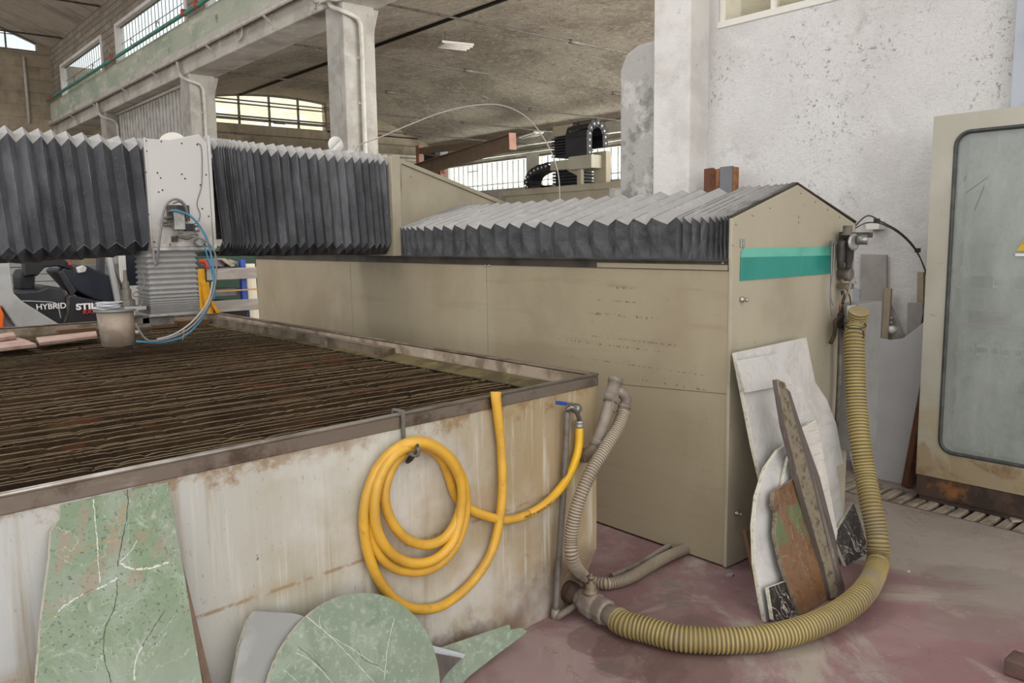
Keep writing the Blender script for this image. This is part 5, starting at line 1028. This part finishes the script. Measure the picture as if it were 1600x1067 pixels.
lean('marble_strip', 1.93, 2.10, 1.1, [(1147, 563), (1213, 552), (1218, 572), (1232, 590), (1234, 600), (1162, 613)], .012, 'white_marble', 'thin white marble offcut lying on the upper face of the tallest slab', floor_fix=False, edge='sawn_edge').location += V((0, -.012, 0))
lean('travertine_slab', 1.84, 2.05, .95, [(1252, 670), (1274, 656), (1279, 668), (1309, 832), (1300, 885), (1262, 880), (1226, 760)], .018, 'white_travertine', 'white ridged stone piece right of the long brown strip', edge='sawn_edge')
lean('curved_marble_slab', 1.765, 2.02, .85, [(1240, 687), (1216, 703), (1196, 732), (1183, 775), (1178, 820), (1180, 880), (1190, 940), (1197, 972), (1212, 965), (1245, 948), (1260, 900), (1252, 700)], .02, 'white_marble', 'white marble slab with a curved left edge standing on the floor', edge='sawn_edge')
lean('curved_rib', 1.755, 1.99, .85, [(1244, 694), (1232, 715), (1225, 745), (1223, 762), (1231, 758), (1236, 725), (1246, 703)], .018, 'white_marble', 'short curved white rib resting on the curved marble slab', 'stone', False, edge='sawn_edge')
lean('brown_marble_slab', 1.70, 1.93, .72, [(1210, 768), (1252, 741), (1262, 775), (1300, 932), (1251, 966), (1240, 935), (1222, 880), (1212, 835), (1214, 800), (1208, 790)], .022, 'brown_onyx', 'brown and green veined marble slab leaning in front of the white ones', edge='stone_edge')
lean('black_marble_piece', 1.715, 1.78, .2, [(1201, 918), (1228, 908), (1238, 930), (1246, 962), (1222, 977), (1209, 968)], .02, 'black_marble', 'small black marble piece with white veins at the foot of the brown slab', edge='sawn_edge')
lean('black_marble_slab', 1.85, 1.98, .35, [(1303, 838), (1334, 785), (1346, 820), (1358, 873), (1322, 905)], .02, 'black_marble', 'larger black veined marble piece beside the thick ribbed hose', edge='sawn_edge')
bm = BM(); A = [at('y', 2.03, 1215, 592), at('y', 2.03, 1227, 599), at('y', 1.72, 1311, 932), at('y', 1.72, 1302, 937)]
A[2].z = max(A[2].z, .002); A[3].z = max(A[3].z, .002)
lean('long_stone_strip', 1.68, 1.98, 1.05, [(1215, 592), (1227, 598), (1240, 650), (1268, 750), (1296, 860), (1309, 924), (1307, 932), (1299, 936), (1289, 890), (1254, 770), (1227, 665)], .03, 'stone_edge', 'long narrow rough stone strip crossing in front of the white slabs', edge='grey_brown_marble')
lean('dark_stone_strip', 1.70, 1.99, 1.02, [(1227, 604), (1235, 612), (1252, 665), (1281, 745), (1308, 850), (1311, 880), (1320, 918), (1319, 942), (1306, 930), (1297, 860), (1268, 750), (1240, 650)], .02, 'grey_brown_marble', 'dark grey marble strip along the right side of the long rough strip')
lean('wood_slat', 1.95, 2.12, .5, [(1165, 829), (1172, 828), (1190, 910), (1182, 905)], .02, 'brown_wood', 'short brown wooden slat behind the curved marble slab', 'slat')

# ================================================================== GREEN SLABS LEANING ON THE TANK
def ribbons(bm, p0, n_, veins, seed=3):
    random.seed(seed)
    for mi, wd, line in veins:
        Q = smooth_path([onplane(p0, n_, *p_)+n_*.0006 for p_ in line], 8)
        Q = [q_+V((random.uniform(-1, 1), 0, random.uniform(-1, 1)))*wd*1.1 for q_ in Q]
        for i in range(len(Q)-1):
            a, b = Q[i], Q[i+1]; s_ = (b-a).cross(n_).normalized(); wa = wd*random.uniform(.4, 1.2); a_ = [a-s_*wa, b-s_*wa, b+s_*wa, a+s_*wa]
            f = bm.faces.new([bm.verts.new(p_) for p_ in a_]); f.material_index = mi
def leanT(name, b, t, zt, pxs, th, mat, label, cat='stone slab', edge='sawn_edge', ff=True, bev=.002, veins=()):
    p0 = TC-TN*b; w_ = (TN*(b-t)+V((0, 0, zt))).normalized(); n_ = TD.cross(w_).normalized()
    if n_.dot(TN) > 0: n_ = -n_
    pts = [onplane(p0, n_, *p_) for p_ in pxs]
    if ff:
        for p_ in pts: p_.z = max(p_.z, .001)
    bm = BM(); prism(bm, pts, -n_*th, 0, 1)
    ribbons(bm, p0, n_, veins)
    return obj(name, bm, [mat, edge, 'pale_vein', 'dark_vein', 'tan_vein'], None, label, cat)
leanT('green_marble_slab', .33, .025, .90, [(95, 789), (172, 772), (262, 753), (268, 790), (285, 880), (300, 970), (325, 1120), (350, 1260), (10, 1330), (40, 1180), (57, 1067), (66, 960), (78, 870), (80, 830), (93, 812)], .022, 'green_marble', 'large light green veined marble slab leaning on the tank', veins=(
    (2, .0013, ((146, 780), (148, 810), (152, 850), (153, 880), (156, 910))), (2, .0028, ((187, 880), (205, 888), (232, 888), (262, 878))), (2, .001, ((187, 878), (205, 860), (213, 845))),
    (3, .0014, ((199, 765), (199, 800), (190, 850), (183, 885))), (3, .0012, ((183, 900), (181, 940), (164, 985), (163, 1030), (172, 1058), (176, 1080))), (3, .0010, ((257, 955), (240, 980), (222, 1010))),
    (2, .0018, ((222, 1010), (212, 1030), (210, 1062))), (4, .0022, ((72, 965), (90, 955))), (2, .0020, ((90, 955), (110, 940), (130, 928))), (3, .0009, ((130, 928), (145, 920))), (2, .0020, ((150, 920), (165, 914), (183, 903))), (4, .002, ((110, 865), (130, 858), (150, 850), (180, 840))), (4, .003, ((195, 790), (188, 815), (180, 830)))))
bm = BM(); bar(bm, tf(262, 830, .022), zz(tf(362, 1200, .14), .02), .034, .022); obj('wooden_stick', bm, 'stick_wood', None, 'brown wooden stick leaning behind the right edge of the large green slab', 'stick', bev=.003)
cx_, cy_ = 0, 0
p0 = TC-TN*.26; w_ = (TN*.16+V((0, 0, .5))).normalized(); n_ = TD.cross(w_).normalized(); n_ = -n_ if n_.dot(TN) > 0 else n_
top_ = onplane(p0, n_, 528, 934); r_ = .315; cen = top_-w_*r_
lf = onplane(p0, n_, 375, 1062); rt_ = onplane(p0, n_, 657, 1040)
bm = BM(); prism(bm, [cen+(TD*math.cos(t)*1.0+w_*math.sin(t))*r_ for t in [k*2*math.pi/64 for k in range(64)]], -n_*.02, 0, 1)
ribbons(bm, p0, n_, ((2, .0010, ((478, 962), (520, 998), (560, 1040), (590, 1072))), (2, .0013, ((616, 965), (606, 1010), (600, 1062))), (2, .0009, ((462, 1020), (480, 1028), (500, 1045), (522, 1070))), (2, .0008, ((442, 1046), (455, 1056), (470, 1070))), (3, .0011, ((560, 1015), (568, 1030), (590, 1040))), (3, .0008, ((466, 1010), (478, 1020), (490, 1030), (510, 1050))), (2, .0008, ((500, 960), (505, 985), (560, 1020), (600, 1050)))))
DISC = obj('round_green_slab', bm, ['sage_marble', 'sawn_edge', 'pale_vein', 'dark_vein'], None, 'round sage green marble disc leaning on the tank by the wide end of the yellow hose loop', 'stone slab')
leanT('blue_grey_slab', .22, .10, .4, [(400, 955), (458, 958), (520, 975), (560, 1200), (365, 1250), (362, 1080), (375, 1010), (388, 970)], .02, 'blue_grey_marble', 'blue grey slab with a pale sawn edge half hidden behind the round slab')
leanT('pale_wedge', .17, .08, .25, [(630, 996), (652, 1002), (727, 1022), (724, 1028), (690, 1027), (640, 1018)], .02, 'pale_stone', 'pale narrow stone wedge right of the round slab', ff=False)
leanT('green_shard', .14, .05, .22, [(640, 1012), (690, 1012), (796, 976), (798, 984), (815, 981), (824, 986), (818, 992), (780, 1020), (735, 1055), (700, 1110), (630, 1110)], .018, 'sage_marble', 'long pointed green stone shard on the floor by the tank')
leanT('mesh_backed_shard', .19, .12, .2, [(650, 1015), (722, 1028), (700, 1050), (680, 1080), (655, 1110), (630, 1110)], .012, 'grey_brown_marble', 'green grey stone shard between the round slab and the pointed shard')

# ================================================================== FORKLIFT
FY = 10.0
fk = thing('forklift', (1.9, FY, 0), 'grey and black forklift truck with orange rear parked behind the tank', 'forklift')
f_ = lambda x, y, o=0: at('y', FY+o, x, y)
def fpan(name, pxs, d0, d1, mat, parent=fk, label=None, bev=.01):
    bm = BM(); prism(bm, [f_(x, y, d0) for x, y in pxs], (0, d1-d0, 0)); return obj(name, bm, mat, parent, label=label, bev=bev)
def fbelow(pt, z): return V((pt.x, pt.y, z))
fpan('frame_rail', [(-40, 395), (14, 405), (19, 440), (22, 458), (34, 470), (95, 508), (130, 600), (60, 600), (60, 560), (4, 480), (-40, 470)], -.55, -.47, 'forklift_grey', label='grey frame rail sweeping down', bev=.02)
fpan('counterweight', [(-60, 430), (-10, 450), (20, 500), (60, 520), (60, 640), (-60, 660)], -.44, .5, 'forklift_grey', bev=.05)
fpan('orange_cover', [(-60, 470), (0, 476), (7, 492), (6, 512), (0, 540), (-60, 545)], -.57, -.44, 'forklift_orange', label='orange rear cover', bev=.02)
fpan('hood', [(20, 456), (60, 453), (75, 447), (100, 450), (106, 462), (106, 500), (100, 520), (95, 640), (60, 640), (40, 500), (24, 472)], -.46, .46, 'forklift_black', label='black hood', bev=.025)
fpan('step_panel', [(106, 462), (112, 461), (145, 468), (165, 478), (190, 495), (200, 640), (96, 640), (104, 500)], -.47, .46, 'forklift_black', bev=.02)
fpan('panel_gap', [(104, 464), (110, 463), (108, 490), (103, 504), (99, 504), (104, 488)], -.48, -.46, 'dark_metal', bev=.002)
fpan('seat', [(34, 422), (52, 420), (56, 430), (54, 455), (33, 455), (31, 434)], -.2, .25, 'seat_black', label='black seat', bev=.03)
fpan('armrest', [(38, 400), (90, 395), (116, 418), (114, 422), (92, 416), (70, 418), (58, 432), (52, 430), (40, 432)], -.3, -.1, 'seat_black', bev=.015)
fpan('dashboard', [(116, 424), (122, 416), (135, 414), (146, 420), (175, 432), (186, 475), (150, 470), (120, 455), (92, 425), (100, 418)], -.3, .4, 'navy', label='dark dashboard', bev=.02)
fpan('display', [(119, 418), (130, 414), (136, 418), (134, 425), (122, 427)], -.34, -.3, 'component_grey', label='instrument display', bev=.01)
fpan('steering_column', [(90, 425), (98, 422), (120, 455), (112, 465)], -.35, -.25, 'forklift_black', bev=.01)
fpan('front_pillar', [(166, 395), (174, 395), (192, 485), (193, 520), (184, 520), (184, 485)], -.5, -.43, 'forklift_grey', label='grey front pillar', bev=.01)
fpan('rear_pillar', [(-4, 380), (12, 385), (18, 440), (10, 470), (-4, 470)], .4, .48, 'forklift_grey', bev=.01)
fpan('mast', [(155, 395), (164, 395), (164, 432), (155, 432)], .2, .35, 'forklift_black', bev=.005)
bm = BM(); a_ = f_(172, 400, -.45); tube(bm, [a_, f_(193, 455, -.45)], .012, 6); obj('gas_strut', bm, 'dull_steel', fk)
fpan('grab_knob', [(107, 410), (111, 410), (111, 414), (107, 414)], -.33, -.29, 'red_mark', label='red knob', bev=.003)
for xc in (60, 190):
    bm = BM(); c_ = f_(xc, 560, -.5); c_.z = .3; cyl(bm, c_, c_+V((0, .25, 0)), .3, 28); w1 = obj('wheel', bm, 'black_rubber', fk, bev=.03)
    bm = BM(); cyl(bm, c_+V((0, -.01, 0)), c_+V((0, .02, 0)), .15, 20); obj('hub', bm, 'forklift_grey', w1)
sc_ = (f_(100, 480).x-f_(60, 480).x)/40     # metres per photo pixel at this distance
pa = f_(56.5, 484, -.475); text('lettering_hybrid', 'HYBRID', .082, pa, (1, 0, 0), (0, -1, 0), 'white_mark', fk, .003, .001, sx=.98)
pa = f_(119, 484, -.485); text('lettering_still', 'STILL', .088, pa, (1, 0, 0), (0, -1, 0), 'white_mark', fk, .003, .0035, sx=1.25)
pa = f_(129.5, 490.5, -.485); text('lettering_model', 'RX70', .055, pa, (1, 0, 0), (0, -1, 0), 'red_mark', fk, .003, .0015, sx=1.25)
bm = BM(); tube(bm, smooth_path([f_(32, 470, -.475), f_(60, 471, -.475), f_(85, 473, -.475), f_(91, 480, -.475), f_(95, 497, -.475)], 5), .006, 6); obj('hood_trim', bm, 'forklift_grey', fk)

# window unit / glazed door leaning behind the forklift
wd = thing('stored_window', at('y', 12, 197, 470), 'white framed window unit standing behind the cutting axis', 'window')
w0 = at('y', 12, 186, 395); w1 = at('y', 12, 215, 446)
bm = BM(); box(bm, (w0.x, 12, .0), (w0.x+.08, 12.06, 1.9)); box(bm, (w0.x, 12, 0), (w0.x+.9, 12.06, w1.z)); box(bm, (w0.x+.85, 12, 0), (w0.x+.9, 12.06, 1.9)); box(bm, (w0.x, 12, 1.85), (w0.x+.9, 12.06, 1.9)); obj('frame', bm, 'meter_face', wd, bev=.004)
bm = BM(); box(bm, (w0.x+.08, 12.02, w1.z), (w0.x+.85, 12.035, 1.85)); obj('pane', bm, 'navy', wd)

# ================================================================== RACK OF BOARDS BEHIND THE TANK
RY = 8.6
r_ = lambda x, y, o=0: at('y', RY+o, x, y)
rk = thing('stillage_rack', (3.4, RY, 0), 'yellow and blue steel stillage rack with grey timber rails behind the tank', 'rack')
def rpost(name, x0, x1, o, mat, zt, wd_=.06):
    bm = BM(); a_, b_ = r_(x0, 450, o), r_(x1, 450, o); box(bm, (a_.x, RY+o, 0), (b_.x, RY+o+wd_, zt)); return obj(name, bm, mat, rk, bev=.004)
rpost('yellow_post', 313, 322, 0, 'yellow_paint', r_(317, 420).z)
bm = BM(); a_ = r_(318, 440, -.06); bar(bm, r_(316, 440, -.05), zz(r_(327, 490, -.05), .8), .05, .04); bar(bm, r_(322, 441, -.03), zz(r_(330, 490, -.03), .8), .05, .04); bar(bm, r_(329, 470, -.06), r_(342, 492, -.06), .04, .03); obj('yellow_brace', bm, 'yellow_paint', rk)
for ya, yb in ((420, 438), (471, 489)):
    a_, b_ = r_(322, ya), r_(402, yb); bm = BM(); box(bm, (a_.x, RY-.03, r_(322, yb).z), (b_.x+.2, RY, a_.z)); obj('timber_rail', bm, 'grey_timber', rk, bev=.004)
a_, b_ = r_(330, 450), r_(400, 453); bm = BM(); box(bm, (a_.x, RY, b_.z), (b_.x+.2, RY+.03, b_.z+.016)); obj('thin_rail', bm, 'warm_timber', rk)
rpost('blue_post', 378, 386, .15, 'blue_paint', r_(380, 406).z)
bm = BM(); a_ = r_(330, 456, .2); box(bm, (a_.x, RY+.2, r_(330, 465).z), (r_(376, 465, .2).x, RY+.5, r_(330, 454).z)); obj('stored_slab', bm, 'slate_board', None, 'dark stone block lying inside the rack between its timber rails', 'stone')
o = C.objects['stored_slab']
bm = BM(); box(bm, (r_(322, 480, .1).x, RY+.06, .55), (r_(384, 480, .1).x, RY+.9, r_(330, 477).z+.0)); obj('shelf', bm, 'gap_dark', rk)
bm = BM(); box(bm, (r_(318, 430, .1).x, RY+.06, r_(330, 420).z-.03), (r_(384, 430, .1).x, RY+.9, r_(330, 420).z)); obj('top_shelf', bm, 'gap_dark', rk)
bm = BM(); box(bm, (r_(318, 430, .9).x, RY+.9, 0), (r_(384, 430, .9).x, RY+.95, r_(330, 418).z)); obj('back_board', bm, 'dark_green', rk)
random.seed(12)
labs = ['light flat piece on top of the rack, nearest the blue post', 'dark flat piece lying on top of the rack in the middle', 'pale narrow piece sticking up on top of the rack', 'white flat disc like piece lying on top of the rack']
for k, (pp, mt_) in enumerate(((((345, 404), (352, 402), (368, 413), (362, 416)), 'tan_board'), (((326, 404), (340, 403), (352, 410), (350, 415), (330, 415)), 'slate_board'), (((356, 403), (374, 408), (372, 414), (360, 408)), 'grey_board'), (((340, 415), (348, 411), (358, 414), (360, 416), (345, 417)), 'meter_face'))):
    bm = BM(); prism(bm, [r_(x, y+1.5, .1+.05*k) for x, y in pp], (0, .3, 0)); obj('scrap_piece', bm, mt_, None, labs[k], 'scrap', bev=.004)
bm = BM(); tube(bm, smooth_path([r_(311, 409, -.04), r_(317, 408, -.04), r_(322, 413, -.04), r_(324, 419, -.04)], 4), .02, 8); obj('red_strap', bm, 'red_plastic', None, 'red strap end hanging over the corner of the rack', 'strap')
for k, (xa, xb, xc) in enumerate(((386, 392, 394), (392, 398, 402))):
    bm = BM(); a_ = r_(xa, 412, .3+.1*k); b_ = zz(r_(xb+4, 500, .3), 0.0); bar(bm, b_, a_, .07, .07); obj('white_tube', bm, 'cream_plastic', None, ('white plastic tube leaning right behind the blue post', 'white plastic tube leaning against the far end of the machine housing')[k], 'tube', bev=.01)
bm = BM(); box(bm, (3.1, 10.2, 0), (5.1, 10.9, 1.55)); obj('green_container', bm, 'dark_green', None, 'dark green container in the shade behind the rack', 'container', bev=.01)
# bench and clutter along far floor to close the gap under the bellows
bm = BM(); box(bm, (3.0, 13, 0), (5.0, 13.4, 1.3)); obj('dark_crate', bm, 'slate_board', None, 'dark crate standing far behind the rack', 'crate', bev=.01)

# ================================================================== SECOND MACHINE IN THE SIDE BAY
MX2 = 10.0
g_ = lambda x, y, o=0: at('x', MX2+o, x, y)
m2 = thing('second_machine', (MX2+.5, 10, 0), 'beige machining centre with black cable chains in the neighbouring bay', 'machine')
a_, b_ = g_(975, 285), g_(790, 302)
bm = BM(); box(bm, (MX2, 6.5, 0), (MX2+1.4, b_.y, b_.z-.04)); obj('bed', bm, 'pale_beige_panel', m2, bev=.01)
bm = BM(); box(bm, (MX2-.04, 6.5, b_.z-.06), (MX2+1.45, b_.y+.03, b_.z+.05)); obj('bed_cap', bm, 'pale_beige_panel', m2, bev=.01)
zt_ = b_.z+.05
def gbox(name, x0, y0_, x1, y1_, o0, o1, mat, label=None, bev=.008, mx=0):
    p, q = g_(x0, y0_, o0), g_(x1, y1_, o0); bm = BM(); box(bm, (MX2+o0, p.y, p.z), (MX2+o1, q.y, q.z)); return obj(name, bm, mat, m2, label=label, bev=bev)
p = g_(947, 290, .25); q = g_(927, 238, .25)
bm = BM(); box(bm, (MX2+.25, p.y, zt_), (MX2+.36, q.y, q.z)); obj('column', bm, 'pale_beige_panel', m2, bev=.01)
p = g_(924, 262, .0); q = g_(888, 247, .0)
bm = BM(); box(bm, (MX2+.0, p.y, p.z), (MX2+.5, q.y, q.z+.02)); box(bm, (MX2+.02, q.y, p.z+.02), (MX2+.5, g_(858, 250).y, q.z-.02)); obj('tray', bm, 'cabinet_paint', m2, bev=.01)
bm = BM(); prism(bm, [g_(878, 262, .1), g_(905, 262, .1), g_(905, 276, .1)], (.1, 0, 0)); box(bm, (MX2+.05, g_(911, 280, .1).y, zt_), (MX2+.12, g_(905, 280, .1).y, p.z)); obj('tray_support', bm, 'pale_beige_panel', m2)
p = g_(918, 247, .05); q = g_(860, 198, .05)
bm = BM(); box(bm, (MX2+.1, g_(893, 230, .1).y, g_(880, 212, .1).z), (MX2+.7, q.y, q.z)); obj('spindle_cover', bm, 'pale_beige_panel', m2, bev=.01)
bm = BM(); zlo, zhi = g_(880, 244, .1).z, g_(880, 212, .1).z; yl, yh = g_(893, 230, .1).y, g_(860, 230, .1).y
for k in range(7):
    z = zlo+(zhi-zlo)*k/7; box(bm, (MX2+.12, yl, z), (MX2+.65, yh, z+(zhi-zlo)/7*.45)); 
box(bm, (MX2+.2, yl, zlo), (MX2+.6, yh, zhi)); obj('upper_way_cover', bm, 'black_rubber', m2, bev=.004)
bm = BM(); zl2, zh2 = zt_, g_(880, 262, .2).z; ya_, yb_ = g_(900, 280, .2).y, g_(863, 280, .2).y
for k in range(6):
    z = zl2+(zh2-zl2)*k/6; box(bm, (MX2+.2, ya_, z), (MX2+.7, yb_, z+(zh2-zl2)/6*.45))
box(bm, (MX2+.28, ya_, zl2), (MX2+.6, yb_, zh2)); obj('lower_way_cover', bm, 'black_rubber', m2, bev=.004)
# cable chains built from links
def chain(name, pxs, o, width, label, xdir=(1, 0, 0), yplane=None):
    ct = bpy.data.objects.new(name, None); C.objects.link(ct); ct.parent = m2; ct['label'] = label
    P_ = resample(smooth_path([g_(x, y, o) if yplane is None else at('y', yplane, x, y) for x, y in pxs], 6), .105); X_ = V(xdir)
    for i in range(len(P_)-1):
        a, b = P_[i], P_[i+1]; d = (b-a).normalized(); bm = BM()
        bar(bm, a+X_*(width/2), b+X_*(width/2), width, .012, X_.cross(d)) if False else None
        nrm = d.cross(X_).normalized(); h_ = .06
        for s_ in (0, width): 
            prism(bm, [a+nrm*h_+X_*s_, b+nrm*h_+X_*s_, b-nrm*h_+X_*s_, a-nrm*h_+X_*s_], X_*.02)
            c_ = (a+b)/2+X_*(s_-.004); lathe(bm, c_, -X_, [(0, .022), (.01, .018)], 8, 1)
        for s_ in (1, -1): prism(bm, [a+nrm*h_*s_, b+nrm*(h_*s_), b+nrm*(h_*s_)+X_*width, a+nrm*h_*s_+X_*width], nrm*(.004*s_)) if s_ == 1 or i % 2 == 0 else None
        obj('chain_link', bm, ['forklift_black', 'component_grey'], ct)
chain('vertical_cable_chain', ((921, 243), (921, 225), (921, 208), (924, 197), (932, 191), (940, 196), (945, 208), (946, 225), (946, 238)), .0, .5, 'black cable chain arching over the column', (0, 1, 0), g_(921, 240, .1).y)
chain('horizontal_cable_chain', ((856, 259), (845, 262), (833, 267), (825, 275), (822, 285), (824, 294), (832, 296), (845, 295)), .0, .3, 'black cable chain looping above the bed')
bm = BM(); prism(bm, [at('x', 7.6, 952, 294), at('x', 7.6, 990, 292), zz(at('x', 7.6, 990, 330), 0), zz(at('x', 7.6, 958, 330), 0)], (.08, 0, 0))
o = obj('steel_plate', bm, 'stub_concrete', None, 'dark triangular steel plate by the rough wall stub', 'plate')
# jib crane
jb = thing('jib_crane', at('x', 11.5, 670, 330), 'brown slewing jib crane with an I beam arm in the neighbouring bay', 'crane')
j_ = lambda x, y, o=0: at('x', 11.5+o, x, y)
bm = BM(); A_ = at('x', 11.5, 800, 221); B_ = at('x', 12.3, 665, 262); B_ = B_+(B_-A_)*.15
d_ = (A_-B_).normalized(); hh = .30
bar(bm, B_, A_, .03, hh); bar(bm, B_+V((0, 0, hh/2)), A_+V((0, 0, hh/2)), .16, .025); bar(bm, B_-V((0, 0, hh/2)), A_-V((0, 0, hh/2)), .16, .025); obj('arm', bm, 'jib_paint', jb)
bm = BM(); bar(bm, A_, A_+d_*.03, .17, hh+.05); obj('end_plate', bm, 'jib_red', jb)
bm = BM(); C1 = at('x', 13.5, 656, 236); C2 = A_+V((0, 0, .12))-d_*1.2; bar(bm, C1, C2, .12, .16); obj('tie_beam', bm, 'jib_paint', jb)
bm = BM(); C3 = at('x', 13.5, 656, 250); bar(bm, zz(C3, .0), zz(C3, C1.z+.15), .16, .16, (0, 1, 0)); obj('post', bm, 'jib_red', jb)
bm = BM(); bar(bm, at('x', 13.4, 662, 240), at('x', 12.4, 700, 247), .05, .05); obj('brace', bm, 'jib_paint', jb)
bm = BM(); a_ = at('x', 16, 662, 236); b_ = at('x', 16, 681, 260); box(bm, (16, b_.y, 0), (16.3, a_.y, a_.z)); tc_ = thing('tall_cabinet', (16.15, (a_.y+b_.y)/2, 0), 'dark blue cabinet with a pale edge behind the jib crane post', 'cabinet'); obj('body', bm, 'navy', tc_)
bm = BM(); box(bm, (15.98, b_.y-.3, 0), (16.3, b_.y, a_.z)); obj('side_panel', bm, 'grey_slab', tc_)
bm = BM(); P_ = at('x', 13, 688, 268); box(bm, P_+V((-.1, -.15, -.15)), P_+V((.1, .15, .12))); bm2 = bm; lathe(bm, P_+V((0, -.25, 0)), (0, 1, 0), [(0, .05), (.1, .08), (.2, .06)], 10); obj('hoist', bm, 'jib_red', jb)
